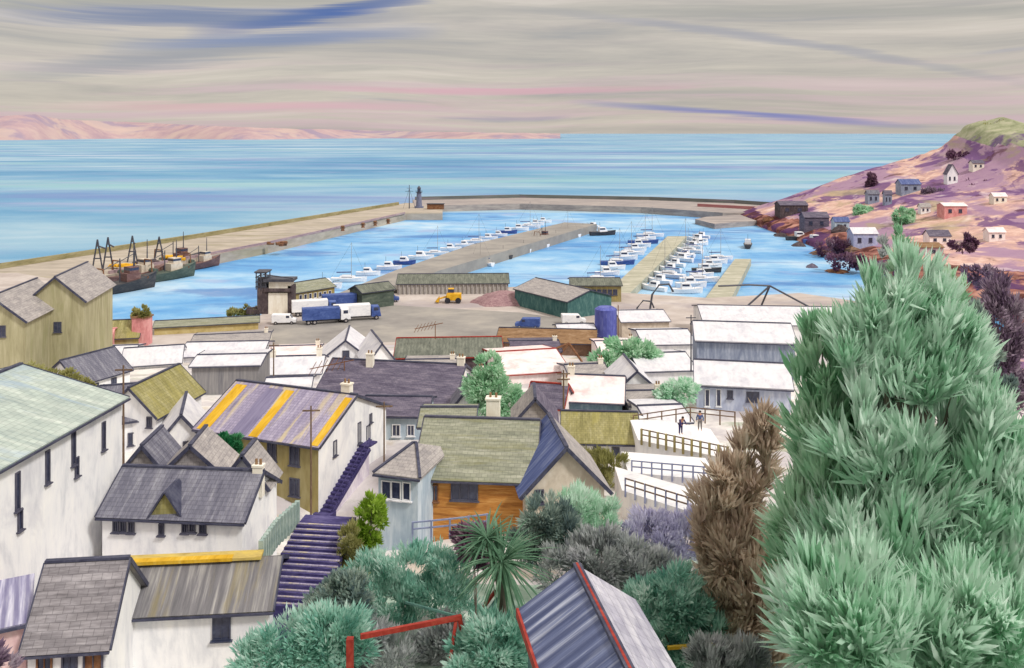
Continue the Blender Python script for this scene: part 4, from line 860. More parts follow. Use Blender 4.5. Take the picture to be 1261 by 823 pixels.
def crown_mesh(name, blobs, n, size, asp, up, mat, parent, seed, clump=.28, droop=0.0):
    """blobs: list of (centre, (rx,ry,rz)). Blade leaves gathered into clumps through the volume, denser outside."""
    g = np.random.default_rng(seed); vol = np.array([b[1][0] * b[1][2] for b in blobs]); pr = vol / vol.sum()
    nc = max(12, n // 90); bi = g.choice(len(blobs), nc, p=pr)
    d = g.normal(size=(nc, 3)); d /= np.linalg.norm(d, axis=1)[:, None]; rad = g.uniform(.45, 1.0, nc) ** .6
    C = np.array([tuple(b[0]) for b in blobs])[bi]; Rr = np.array([b[1] for b in blobs])[bi]
    cc = C + d * rad[:, None] * Rr; cr = Rr.mean(1) * g.uniform(.6, 1.35, nc) * clump
    li = g.integers(0, nc, n); q_ = g.normal(size=(n, 3)); q_ /= np.linalg.norm(q_, axis=1)[:, None]
    pos = cc[li] + q_ * (g.uniform(0, 1, n) ** .4)[:, None] * cr[li][:, None]
    out = (d[li] * .7 + q_ * .6); dirv = out * (.5 if up > .75 else 1) + np.array([0, 0, up]) + (g.normal(size=(nc, 3)) * .28)[li] + g.normal(size=(n, 3)) * .25; dirv[:, 2] -= droop * g.uniform(0, 1, n)
    dirv /= np.linalg.norm(dirv, axis=1)[:, None]
    side = np.cross(dirv, out + np.array([0, -.35, .5]) + g.normal(size=(n, 3)) * .45); side /= np.linalg.norm(side, axis=1)[:, None]
    L = size * g.uniform(.55, 1.5, n); Wd = L / asp; nrm = np.cross(side, dirv)
    p0 = pos; p1 = pos + dirv * (L * .45)[:, None] + side * Wd[:, None] * .5; p2 = pos + dirv * L[:, None] + nrm * (L * .12)[:, None]; p3 = pos + dirv * (L * .45)[:, None] - side * Wd[:, None] * .5
    org = np.array(tuple(ORG[parent.name]))
    V = np.stack([p0, p1, p2, p3], 1).reshape(-1, 3) - org
    me = bpy.data.meshes.new(name); me.vertices.add(4 * n); me.vertices.foreach_set('co', V.ravel().astype(np.float32))
    me.loops.add(4 * n); me.loops.foreach_set('vertex_index', np.arange(4 * n, dtype=np.int32))
    me.polygons.add(n); me.polygons.foreach_set('loop_start', np.arange(0, 4 * n, 4, dtype=np.int32))
    me.update(calc_edges=True)
    at = me.attributes.new('rnd', 'FLOAT', 'FACE'); cl_ = g.uniform(0, 1, nc)[li] * .6 + g.uniform(0, 1, n) * .4; at.data.foreach_set('value', cl_.astype(np.float32))
    me.materials.append(mat); o = bpy.data.objects.new(name, me); COL.objects.link(o); o.parent = parent; ORG[o.name] = ORG[parent.name]; return o
def plant(name, label, blobs_px, d, mat, n=8000, size=.35, asp=4, up=.6, cat='shrub', group=None, trunk=True, seed=0, clump=.28, depthf=.8, base=None, tr=.18, droop=0., barkm=None):
    """blobs_px: (px,py,rx_px,ry_px[,extra depth])"""
    bl = []
    for b in blobs_px:
        dd = d + (b[4] if len(b) > 4 else 0); s = dd / F; bl.append((P(b[0], b[1], dd), (b[2] * s, b[2] * s * depthf, b[3] * s)))
    cxm = sum(b[0].x for b in bl) / len(bl); cym = sum(b[0].y for b in bl) / len(bl)
    low = min(b[0].z - b[1][2] for b in bl); gz = min(ground(cxm, cym), low) if base is None else base
    root = thing(name, label, cat, (cxm, cym, gz), group)
    if trunk:
        r0 = bl[0]; topc = max(bl, key=lambda b: b[0].z)[0]; mb = MB(); b0_ = Vector((cxm, cym, gz - .3))
        tall = max(.5, topc.z - gz)
        mb.tube([b0_, b0_.lerp(topc, .5) + Vector((.1, 0, 0)), topc], [tr * (1 + tall * .05), tr * .7, tr * .25], 8)
        for b in bl[:14]:
            s_ = b0_.lerp(topc, .35); mb.tube([s_, s_.lerp(b[0], .6) + z * .1, b[0] + z * b[1][2] * .3], [tr * .5, tr * .32, tr * .1], 6)
        mb.build('trunk', barkm or bark, root)
    crown_mesh('crown' if trunk else 'leaves', bl, n, size, asp, up, mat, root, seed + 11, clump, droop)
    return root
mint = leafmat('mint_foliage', [(150, 204, 168), (192, 228, 204), (218, 240, 226), (244, 252, 246)])
green = leafmat('green_foliage', [(122, 182, 140), (168, 212, 178), (200, 230, 204), (230, 244, 230)])
brownf = leafmat('brown_foliage', [(176, 154, 142), (208, 190, 172), (226, 210, 192), (236, 228, 214)])
tealf = leafmat('teal_foliage', [(104, 164, 150), (150, 202, 186), (192, 224, 212), (236, 246, 242)])
greyf = leafmat('grey_violet_foliage', [(130, 134, 146), (166, 174, 172), (196, 200, 202), (230, 230, 236)])
lavf = leafmat('lavender_foliage', [(160, 156, 188), (190, 188, 214), (212, 210, 230), (234, 234, 242)])
limef = leafmat('lime_foliage', [(104, 132, 40), (142, 176, 58), (170, 200, 84), (200, 216, 130)])
purf = leafmat('purple_foliage', [(84, 54, 84), (116, 82, 110), (146, 116, 134), (176, 156, 164)])
olf = leafmat('olive_foliage', [(122, 124, 72), (156, 156, 96), (182, 180, 124), (206, 206, 160)])
darkf = leafmat('dark_teal_foliage', [(88, 110, 118), (130, 152, 148), (168, 186, 174), (212, 220, 212)])
violf = leafmat('violet_grey_foliage', [(104, 84, 112), (134, 114, 138), (164, 148, 164), (204, 196, 206)])

# right hand trees, nearest first
GT = 'mint green trees filling the right side'
plant('conifer_tree', 'tallest mint green tree with spiky top against the purple slope', [(1112, 362, 16, 30), (1140, 366, 14, 28), (1166, 392, 18, 30), (1076, 382, 16, 30), (1056, 402, 22, 30), (1100, 400, 40, 34), (1145, 415, 40, 36), (1046, 430, 36, 32), (1190, 440, 20, 34), (1085, 440, 52, 52), (1150, 455, 56, 56), (1100, 530, 84, 70), (1140, 610, 76, 80), (1090, 680, 90, 90), (1140, 760, 80, 80)], 34, mint, 23000, 1.0, 6.5, 1.3, 'tree', GT, seed=1, clump=.26, tr=.3, depthf=.55)
plant('conifer_tree', 'mint green tree with a rounded top beside the white boat sheds', [(1012, 432, 22, 16), (1040, 415, 20, 22), (1030, 480, 44, 48), (1022, 560, 52, 70), (1020, 650, 58, 80), (1020, 740, 56, 80)], 36, green, 13000, .95, 6, 1.3, 'tree', GT, seed=2, clump=.3, tr=.25, depthf=.6)
plant('conifer_tree', 'pale mint tree cut by the right edge of the picture', [(1208, 515, 20, 36), (1216, 560, 36, 50), (1225, 640, 56, 70), (1240, 720, 76, 90), (1230, 800, 80, 70)], 33, mint, 13000, 1.0, 6.5, 1.3, 'tree', GT, seed=3, clump=.28, tr=.25, depthf=.6)
plant('shrub', 'low pale mint bush at the foot of the tallest tree', [(1040, 760, 80, 60), (1130, 790, 90, 50), (1200, 780, 70, 60)], 30, mint, 8000, .95, 6, .8, 'shrub', None, seed=4, clump=.3, tr=.1)
plant('conifer_tree', 'dark green spire just behind the right shoulder of the tallest tree', [(1168, 372, 16, 42), (1178, 415, 20, 45), (1180, 460, 28, 55)], 40, green, 9000, .45, 5, 1.1, 'tree', None, seed=5, clump=.3, tr=.15)
plant('conifer_tree', 'brown cypress clump between the white terraces and the green trees', [(942, 540, 16, 34), (925, 575, 26, 46), (900, 600, 26, 45), (900, 655, 44, 70), (918, 720, 50, 80), (888, 760, 36, 60), (940, 790, 44, 50)], 42, brownf, 20000, .7, 6, 1.2, 'tree', None, seed=6, clump=.28, tr=.2, depthf=.7)
plant('conifer_tree', 'thin green sapling in front of the long brown roofed house', [(1108, 300, 5, 30), (1106, 330, 8, 24), (1110, 350, 10, 20)], 60, green, 2600, .5, 5, 1.2, 'tree', None, seed=7, tr=.1, base=10)
plant('conifer_tree', 'slim grey green poplar left of the treetops by the shore', [(1086, 320, 5, 26), (1084, 345, 8, 26), (1088, 370, 10, 24)], 62, greyf, 2600, .5, 5, 1.2, 'tree', None, seed=8, tr=.1, base=10)
plant('shrub', 'dark violet grey thicket behind the right edge of the treetops', [(1200, 405, 12, 30), (1216, 440, 12, 40), (1196, 440, 12, 36), (1240, 500, 14, 40)], 70, darkf, 6000, .6, 4, .9, 'shrub', None, seed=9, tr=.12)
plant('shrub', 'pale violet thicket above the rightmost tree', [(1238, 400, 22, 60), (1250, 460, 20, 60)], 90, violf, 6500, .8, 4, .8, 'shrub', None, seed=10, tr=.12)
# shrubs across the bottom
plant('hedge', 'teal hedge along the garden fence below the orange bungalow', [(455, 720, 34, 34), (500, 708, 36, 34), (548, 715, 36, 36), (480, 745, 44, 30), (540, 750, 44, 28)], 50, tealf, 16000, .38, 5, 1.1, 'hedge', None, trunk=False, seed=20, clump=.3)
plant('shrub', 'dark violet bush with a green rim right of the navy steps', [(412, 735, 26, 26), (398, 765, 30, 28), (430, 740, 28, 28)], 46.5, darkf, 9000, .32, 3, .4, 'shrub', None, seed=21, clump=.3, tr=.08)
plant('shrub', 'teal shrubs at the bottom left of the red frame', [(360, 800, 50, 34), (410, 790, 44, 40), (330, 815, 50, 24)], 43, tealf, 12000, .36, 4, .6, 'shrub', None, seed=22, tr=.1)
plant('shrub', 'teal and violet shrubs inside the red frame at the bottom', [(490, 812, 58, 30), (545, 800, 30, 36), (455, 800, 30, 30)], 44.5, greyf, 10000, .36, 4, .7, 'shrub', None, seed=23, tr=.1)
plant('shrub', 'teal shrub left of the blue ribbed shed', [(612, 800, 40, 36), (590, 815, 40, 24), (636, 815, 26, 30)], 41, tealf, 9000, .36, 4, .7, 'shrub', None, seed=24, tr=.1)
plant('shrub', 'lime green bush by the pale blue bay of the bungalow', [(458, 632, 16, 20), (450, 655, 16, 22), (440, 680, 20, 22)], 60, limef, 6000, .34, 3.5, .6, 'shrub', None, seed=25, tr=.08)
plant('shrub', 'khaki grass bank between the navy steps and the lime bush', [(430, 668, 12, 20), (424, 695, 14, 18), (434, 700, 20, 16)], 57, olf, 6000, .3, 5, 1.0, 'shrub', None, seed=26, trunk=False)
plant('shrub', 'dark plum bush against the left side of the palm', [(582, 665, 18, 16), (590, 685, 14, 14)], 49, purf, 4000, .4, 3.5, .3, 'shrub', None, seed=27, tr=.06)
plant('shrub', 'dark green and plum bush below the bungalow gable', [(668, 640, 26, 26), (690, 655, 28, 28), (655, 665, 24, 24)], 54, darkf, 9000, .45, 6, .6, 'shrub', None, seed=28, tr=.08)
plant('shrub', 'mint green feathery bush right of the plum bush', [(712, 630, 28, 26), (738, 640, 24, 24), (722, 660, 28, 24)], 57, mint, 7500, .45, 6, .9, 'shrub', None, seed=29, tr=.08)
plant('shrub', 'grey violet shrubs in front of the third terrace wall', [(740, 690, 40, 34), (700, 705, 40, 30), (780, 700, 36, 34), (810, 720, 34, 36)], 49, greyf, 16000, .42, 4.5, .7, 'shrub', None, seed=30, tr=.1)
plant('shrub', 'lavender bush directly below the third terrace wall', [(798, 655, 34, 26), (832, 668, 28, 28), (848, 650, 22, 18)], 57, lavf, 9000, .4, 5, 1.0, 'shrub', None, seed=31, tr=.08)
plant('shrub', 'teal green shrubs between the blue shed and the brown cypresses', [(838, 735, 34, 36), (858, 775, 30, 40), (835, 790, 30, 34), (800, 745, 30, 26)], 41, tealf, 15000, .4, 5, .8, 'shrub', None, seed=32, tr=.1)
plant('shrub', 'pale grey green reeds under the olive washing pole', [(880, 812, 30, 20), (915, 815, 30, 18)], 37, greyf, 5000, .4, 6, 1.2, 'shrub', None, seed=33, trunk=False)
plant('shrub', 'violet pink shrub in the bottom left corner', [(2, 826, 22, 14), (-15, 815, 20, 18)], 42, violf, 2200, .32, 3.5, .5, 'shrub', None, seed=34, tr=.08)
# town greenery
plant('broadleaf_tree', 'green tree with a dark stem behind the bungalow chimney', [(605, 455, 18, 16), (600, 480, 24, 22), (618, 490, 20, 20), (600, 500, 20, 14)], 96, green, 8000, .5, 2.5, .3, 'tree', None, seed=40, tr=.2)
plant('broadleaf_tree', 'wide dark green tree with bare arching boughs below the blue tank', [(752, 448, 22, 14), (785, 438, 24, 13), (770, 428, 22, 8)], 130, green, 7000, .7, 2.5, .2, 'tree', None, seed=41, tr=.25)
plant('shrub', 'pale green round bush left of the lower boat shed', [(838, 482, 20, 16), (822, 490, 14, 12)], 104, mint, 4500, .45, 2.5, .3, 'shrub', None, seed=42, tr=.15)
plant('shrub', 'bright green bush against the olive wall under the lilac roof', [(282, 552, 13, 12), (292, 545, 8, 8), (275, 545, 8, 7)], 77.5, leafmat('emerald_foliage', [(20, 92, 58), (46, 132, 84), (86, 164, 116), (130, 190, 150)]), 3500, .4, 3, .8, 'shrub', None, seed=43, tr=.08)
plant('hedge', 'olive hedge between the big pale roof and the khaki warehouses', [(40, 462, 22, 10), (72, 468, 24, 10), (98, 478, 18, 10)], 96, olf, 6000, .4, 2.5, .3, 'hedge', None, seed=44, trunk=False)
plant('shrub', 'olive scrub in front of the little terrace cottage with the bright olive roof', [(712, 572, 24, 16), (745, 575, 26, 16), (730, 590, 30, 12)], 78, olf, 5000, .5, 6, 1.2, 'shrub', None, seed=45, trunk=False)
plant('shrub', 'ivy bush crowning the pink pillar', [(175, 385, 10, 6), (170, 388, 6, 4)], 168, olf, 1500, .5, 2, .4, 'shrub', None, seed=46, trunk=False, base=12.0)
plant('shrub', 'grey green scrub at the quay edge left of the lookout tower', [(290, 388, 14, 5), (310, 384, 12, 7)], 205, olf, 1800, .6, 2, .4, 'shrub', None, seed=47, trunk=False)
for i, (px, py, d, rx, ry, mt, lab) in enumerate([
        (1062, 262, 385, 12, 6, green, 'round green bush beside the blue grey houses on the headland'), (1112, 266, 350, 12, 8, green, 'green bush below the wide blue roofed house'),
        (1150, 240, 390, 12, 7, violf, 'violet bush left of the tall white pointed house'), (1205, 232, 390, 24, 7, purf, 'dark purple scrub right of the white pointed house'),
        (1180, 196, 430, 22, 6, purf, 'dark purple scrub near the top of the headland'), (1222, 186, 430, 26, 5, purf, 'dark purple band of scrub under the green hilltop'),
        (1225, 158, 440, 16, 8, olf, 'olive bush crowning the headland'), (1072, 224, 430, 4, 10, purf, 'slim dark purple cypress on the seaward ridge'),
        (1020, 305, 320, 26, 9, purf, 'dark plum scrub on the foreshore rocks'), (1040, 322, 285, 24, 7, purf, 'low plum scrub beside the rusty beach'),
        (1210, 340, 220, 22, 16, violf, 'violet grey bush near the right edge'), (1185, 300, 260, 14, 9, purf, 'dark mauve bush by the mauve roofed house')]):
    plant('shrub', lab, [(px, py, rx, ry), (px + rx * .6, py + 1, rx * .6, ry * .8)], d, mt, 1800, .009 * d * .4, 2, .4, 'shrub', 'scrub on the headland', seed=60 + i, trunk=False)

# palm
palmleaf = leafmat('palm_leaf', [(104, 144, 118), (150, 184, 156), (200, 220, 202), (240, 244, 238)])
c = P(616, 800, 43); t = thing('palm_tree', 'spiky palm with a slim trunk in the middle of the garden', 'palm', c)
top = P(618, 692, 43)
MB().tube([c, c.lerp(top, .5) + Vector((.1, 0, 0)), top], [.26, .2, .17], 10).build('trunk', bark, t)
def palmhead(cen, n, L, w, zmin, seed):
    g = random.Random(seed); mb = MB()
    for i in range(n):
        a = g.uniform(0, 2 * math.pi); e = g.uniform(zmin, 1.0); hd = Vector((math.cos(a), math.sin(a), 0)); l = L * g.uniform(.7, 1.15)
        pts = []
        for s in range(5):
            f = s / 4; pts.append(cen + hd * (l * f * math.cos(e)) + z * (l * f * math.sin(e) - l * .28 * f * f))
        sd_ = Vector((-math.sin(a), math.cos(a), 0)) ; b = len(mb.v)
        for s, p_ in enumerate(pts): ww = w * [.6, 1, .9, .6, .05][s] / 2; mb.v += [p_ + sd_ * ww + z * ww * .5, p_, p_ - sd_ * ww + z * ww * .5]
        for s in range(4):
            for q_ in (0, 1): o_ = b + s * 3 + q_; mb.f.append((o_, o_ + 1, o_ + 4, o_ + 3))
    return mb
palmhead(top, 120, 3.0, .12, -1.1, 5).build('crown', palmleaf, t)
b2 = P(600, 664, 44); MB().tube([c.lerp(top, .62), b2], [.13, .12], 8).build('limb', bark, t)
palmhead(b2, 110, 2.3, .12, -.6, 9).build('crown', palmleaf, t)

# ------------------------------------------------------------------ boats
def hull_mb(L, Bm, D, bow=.35, sheer=.35, trans=.75):
    mb = MB(); n_ = 12; prof_ = 5
    for i in range(n_ + 1):
        f = i / n_; x = (f - .5) * L
        hb = Bm / 2 * (trans + (1 - trans) * min(1, f / .35)) if f < .45 else Bm / 2 * max(.02, (1 - ((f - .45) / .55) ** 2.2))
        top_ = D * (1 + sheer * (f - .3) ** 2 * 2); xo = x + (L * bow * .12 * max(0, f - .7) / .3)
        for sgn in (1,):
            for k_ in range(-2, 3):
                t_ = abs(k_) / 2; y = math.copysign(hb * (t_ ** .6), k_) if k_ else 0
                zz = -.35 * D + (top_ + .35 * D) * (t_ ** 1.6); mb.v.append(Vector((x + (xo - x) * t_, y, zz)))
    for i in range(n_):
        for k_ in range(4): a = i * 5 + k_; mb.f.append((a, a + 1, a + 6, a + 5))
        mb.f.append((i * 5 + 4, i * 5, i * 5 + 5, i * 5 + 9))
    mb.f.append((0, 4, 3, 2, 1)); mb.f.append(tuple(n_ * 5 + j for j in (0, 1, 2, 3, 4))); return mb
def nothing(name): 
    o = bpy.data.objects.new(name, None); COL.objects.link(o); ORG[o.name] = Vector((0, 0, 0)); o.empty_display_size = .3; return o
def mk_yacht(hm, L=10.5):
    t = nothing('sailing_yacht'); hull_mb(L, 3.2, 1.15).build('hull', hm, t)
    mb = MB(); mb.box((-.3, 0, 1.45), (4.4, 1.9, .55)); mb.box((-.6, 0, 1.85), (2.6, 1.6, .3)); cb = mb.build('cabin', hullw, t)
    MB().box((-.3, 0, 1.5), (3.2, 1.94, .18)).build('window_band', glass, cb)
    MB().tube([(.9, 0, 1.2), (.9, 0, 12)], [.09, .05], 6).build('mast', greyr, t)
    mb = MB(); mb.tube([(.8, 0, 2.9), (-3.6, 0, 2.8)], .2, 6); mb.build('boom', sailc, t)
    mb = MB(); mb.tube([(.9, 0, 11.7), (L / 2 + .1, 0, 1.5)], .02, 4); mb.tube([(.9, 0, 11.7), (-L / 2, 0, 1.3)], .02, 4); mb.build('stay', metal, t)
    return t
def mk_motor(hm, L=8.0):
    t = nothing('motor_boat'); hull_mb(L, 2.8, 1.2).build('hull', hm, t)
    mb = MB(); mb.add([(-1.4, -1.05, 1.2), (1.6, -1.0, 1.2), (1.6, 1.0, 1.2), (-1.4, 1.05, 1.2), (-1.4, -.95, 2.7), (.7, -.85, 2.7), (.7, .85, 2.7), (-1.4, .95, 2.7)], [(3, 2, 1, 0), (4, 5, 6, 7), (0, 1, 5, 4), (1, 2, 6, 5), (2, 3, 7, 6), (3, 0, 4, 7)]); cb = mb.build('cabin', hullw, t)
    mb = MB(); mb.box((-.4, 0, 2.2), (1.9, 2.06, .5)); mb.build('window_band', glass, cb)
    mb = MB(); mb.tube([(1.8, -.9, 1.3), (1.9, -.9, 2.0), (3.7, 0, 2.2), (1.9, .9, 2.0), (1.8, .9, 1.3)], .04, 5); mb.build('rail', metal, t)
    MB().tube([(-1, 0, 2.7), (-1, 0, 4.4)], .05, 5).build('mast', metal, t); return t
def mk_trawler(hm, wm, L=20):
    t = nothing('fishing_trawler'); hull_mb(L, 6.0, 2.6, sheer=.8).build('hull', hm, t)
    mb = MB(); mb.box((2.6, 0, 3.8), (4.2, 3.6, 2.6)); mb.box((2.9, 0, 5.9), (2.8, 3.0, 1.8)); wh = mb.build('wheelhouse', wm, t)
    mb = MB(); mb.box((2.9, 0, 6.2), (2.84, 3.04, .7)); mb.build('window_band', glass, wh)
    mb = MB()
    for s_ in (-1, 1): mb.tube([(-6.5, 2.3 * s_, 2.5), (-6.5, 1.8 * s_, 7.2)], .2, 6)
    mb.tube([(-6.5, -1.9, 7.2), (-6.5, 1.9, 7.2)], .2, 6); mb.build('gantry', rust, t)
    MB().tube([(3.6, 0, 6.8), (3.6, 0, 12.5)], [.2, .1], 6).build('mast', metal, t)
    mb = MB(); mb.tube([(-.6, 0, 2.7), (-.6, 0, 9.5)], .16, 6); mb.tube([(-.6, 0, 8.8), (-5.5, 0, 6.8)], .12, 6); mb.build('derrick', metal, t)
    MB().tube([(-4.6, -1.5, 3.5), (-4.6, 1.5, 3.5)], .8, 10).build('net_drum', hullg, t)
    MB().tube([(7.0, -1.6, 3.4), (7.0, 1.6, 3.4)], .4, 8).build('winch', rust, t); return t
def copy_tree(o, parent=None):
    c_ = o.copy(); COL.objects.link(c_); c_.parent = parent
    for ch_ in list(o.children): copy_tree(ch_, c_)
    return c_
used = set()
def place(proto, label, cat, group, loc, rz, sc=1.0):
    o = proto if proto.name not in used else copy_tree(proto); used.add(proto.name)
    o.location = loc; o.rotation_euler = (0, 0, rz); o.scale = (sc, sc, sc); prop(o, label, cat, group); return o
YW, YB, MW, MBl, MD = mk_yacht(hullw), mk_yacht(hullb, 11), mk_motor(hullw), mk_motor(hullb, 7.5), mk_motor(hulld, 9)
KIND = {'yw': (YW, 'white sailing yacht'), 'yb': (YB, 'blue sailing yacht'), 'mw': (MW, 'white motor boat'), 'mb': (MBl, 'blue motor boat'), 'md': (MD, 'dark motor boat')}
ORD = ['first', 'second', 'third', 'fourth', 'fifth', 'sixth', 'seventh', 'eighth', 'ninth', 'tenth', 'eleventh', 'twelfth', 'thirteenth', 'fourteenth', 'fifteenth', 'sixteenth', 'seventeenth', 'eighteenth', 'nineteenth', 'twentieth', 'twenty first', 'twenty second']
def row(p0, p1, n_, side, seq, where, group, ang=70, off=6.5, seed=0):
    """boats berthed nose-in along one side of a pier running p0 -> p1 (near -> far)"""
    g = random.Random(seed); a, b = PZ(p0[0], p0[1], 0), PZ(p1[0], p1[1], 0); u_ = (b - a); u_.z = 0; u_.normalize(); nr = Vector((-u_.y, u_.x, 0)) * side
    for i in range(n_):
        k_ = seq[i % len(seq)]; pr_, nm = KIND[k_]; f = (i + .5) / n_
        pos = a.lerp(b, f) + nr * (off + g.uniform(-.5, .6)); pos.z = .1
        rz = math.atan2(nr.y, nr.x) + math.pi + side * math.radians(90 - ang) + g.uniform(-.07, .07)
        place(pr_, '%s, %s from the shore %s' % (nm, ORD[i], where), 'boat', group, pos, rz, g.uniform(.9, 1.12))
row((410, 362), (690, 274), 17, 1, ['mw', 'yw', 'mw', 'mw', 'mb', 'mw', 'yw', 'mw'], 'on the seaward side of the long grey pier', 'boats on the seaward side of the long grey pier', seed=1)
row((556, 330), (722, 278), 8, -1, ['yw', 'md', 'mw', 'yw', 'md'], 'on the inner side of the long grey pier', 'boats on the inner side of the long grey pier', seed=2)
row((750, 361), (822, 291), 12, 1, ['mw', 'yw', 'mw', 'mw', 'yb'], 'on the left side of the middle pontoon', 'boats on the left side of the middle pontoon', seed=3)
row((774, 361), (845, 291), 12, -1, ['mw', 'mw', 'yw', 'mw', 'mw'], 'on the right side of the middle pontoon', 'boats on the right side of the middle pontoon', seed=4)
row((868, 367), (905, 319), 8, 1, ['mw', 'mw', 'yw', 'mw', 'md'], 'on the left side of the right hand pontoon', 'boats on the right hand pontoon', seed=5, off=5.5)
TD, TR, TG = mk_trawler(hulld, hullr), mk_trawler(hullr, beige), mk_trawler(hullg, beige)
for pr_, lab, px, py, rz, sc in [(TD, 'dark hulled trawler nearest the shore at the left pier', 150, 360, .95, 1.0), (TR, 'dull red trawler second from the shore at the left pier', 168, 348, .98, 1.0),
                                (TG, 'green trawler moored outside the others at the left pier', 205, 345, .95, .95), (TD, 'dark trawler ahead of the red one at the left pier', 215, 331, 1.0, .95),
                                (TR, 'small dull red trawler furthest along the berth at the left pier', 246, 331, 1.05, .8)]:
    p_ = PZ(px, py, 0); place(pr_, lab, 'fishing boat', 'trawlers moored at the left pier', (p_.x, p_.y, .1), rz, sc)
for pr_, lab, px, py, rz, sc in [(MD, 'dark boat off the tip of the long grey pier', 742, 290, .3, 1.3), (TD, 'dark trawler alongside the inner side of the long grey pier', 668, 300, 1.05, .7),
                                (MW, 'white motor boat alone in the right hand basin', 862, 303, .5, 1.0), (YW, 'white yacht lying off the right hand basin', 846, 318, .8, .9), (MBl, 'blue boat beached on the rusty foreshore', 1004, 300, .2, 1.3), (MD, 'dark boat under the purple warehouse', 985, 296, .1, 1.3), (MD, 'dark boat at the tip of the right hand pontoon', 921, 305, 1.3, 1.2)]:
    p_ = PZ(px, py, 0); place(pr_, lab, 'boat', None, (p_.x, p_.y, .1), rz, sc)
# crates and nets on the trawler berth
for i, (px, py, m_, lab) in enumerate([(150, 331, skipy, 'yellow net heap near the left derricks'), (218, 320, skipy, 'yellow net heap at the right of the trawler berth'), (180, 326, darkw, 'dark stack of gear between the yellow net heaps'), (340, 303, rust, 'rusty winch on the left pier opposite the lookout tower')]):
    c = PZ(px, py, QZ); mb = MB(); g = random.Random(i)
    for k_ in range(9): mb.box(c + Vector((g.uniform(-3.4, 3.4), g.uniform(-1.5, 1.5), .35 + g.uniform(0, .9))), (g.uniform(1, 2.6), g.uniform(1, 1.8), g.uniform(.5, 1.1)), rz=g.uniform(0, 3))
    prop(mb.build('net_heap' if i < 2 else 'gear_stack', m_, bevel=.12), lab, 'fishing gear')

# ------------------------------------------------------------------ vehicles
def wheels(t, xs, y, r=.5):
    for x in xs:
        for s_ in (-1, 1):
            w = MB().tube([(x, s_ * (y - .3), r), (x, s_ * y, r)], r, 14).build('wheel', tyre, t); MB().tube([(x, s_ * (y - .05), r), (x, s_ * (y + .02), r)], r * .5, 10).build('rim', greyr, w)
def mk_lorry(cabm, boxm):
    t = nothing('lorry'); mb = MB()
    mb.add([(3.0, -1.2, .7), (5.2, -1.2, .7), (5.2, 1.2, .7), (3.0, 1.2, .7), (3.0, -1.15, 3.0), (4.7, -1.1, 3.0), (4.7, 1.1, 3.0), (3.0, 1.15, 3.0)], [(3, 2, 1, 0), (4, 5, 6, 7), (0, 1, 5, 4), (1, 2, 6, 5), (2, 3, 7, 6), (3, 0, 4, 7)])
    cb = mb.build('cab', cabm, t, bevel=.08); mb = MB(); mb.box((4.05, 0, 2.4), (1.0, 2.34, .7)); mb.add([(4.97, -1, 1.95), (4.97, 1, 1.95), (4.77, .95, 2.85), (4.77, -.95, 2.85)], [(0, 1, 2, 3)]); mb.build('windows', glass, cb)
    MB().box((-1.2, 0, 2.25), (8.0, 2.45, 2.5)).build('box_body', boxm, t, bevel=.05); MB().box((.4, 0, .8), (9.0, 1.2, .35)).build('chassis', metal, t)
    wheels(t, (4.1, -2.6, -3.9), 1.2); return t
def mk_van(m_):
    t = nothing('van'); mb = MB(); pr_ = [(-2.6, .4), (2.6, .4), (2.7, 1.1), (1.8, 1.25), (1.2, 2.1), (-2.6, 2.2)]; k_ = 6
    mb.add([(x, -.95, y) for x, y in pr_] + [(x, .95, y) for x, y in pr_], [tuple(range(6)), tuple(range(6, 12))[::-1]] + [(i, i + 6, (i + 1) % 6 + 6, (i + 1) % 6) for i in range(6)])
    b_ = mb.build('body', m_, t, bevel=.08); mb = MB(); mb.box((.85, 0, 1.68), (.7, 1.93, .5)); mb.add([(1.78, -.8, 1.32), (1.78, .8, 1.32), (1.29, .75, 2.03), (1.29, -.75, 2.03)], [(0, 1, 2, 3)]); mb.build('windows', glass, b_)
    wheels(t, (1.7, -1.7), .95, .36); return t
LB, LW, VW, VB = mk_lorry(hullb, hullw), mk_lorry(hullw, hullb), mk_van(hullw), mk_van(hullb)
for pr_, lab, cat_, px, py, rz in [(LB, 'blue cabbed lorry with a white box, nearest the grey road', 'lorry', 440, 394, .28), (LW, 'white cabbed lorry with a blue box beside the white boxed one', 'lorry', 402, 398, .3),
                                  (LB, 'lorry with a white box furthest left in the row', 'lorry', 388, 388, .3), (LW, 'blue boxed lorry behind the row of lorries', 'lorry', 424, 380, .32), (VW, 'white van left of the parked lorries', 'van', 350, 399, .1),
                                  (VW, 'white van beside the dark green quay hut', 'van', 462, 377, .2), (VB, 'blue van in front of the dark green quay hut', 'van', 478, 372, .2), (VB, 'blue van parked by the low brown store', 'van', 650, 404, 3.0), (VW, 'white van on the pale quay right of the blue tank', 'van', 706, 399, .1),]:
    p_ = PZ(px, py, QZ); place(pr_, lab, cat_, 'vehicles on the quay', (p_.x, p_.y, QZ + .012), rz)
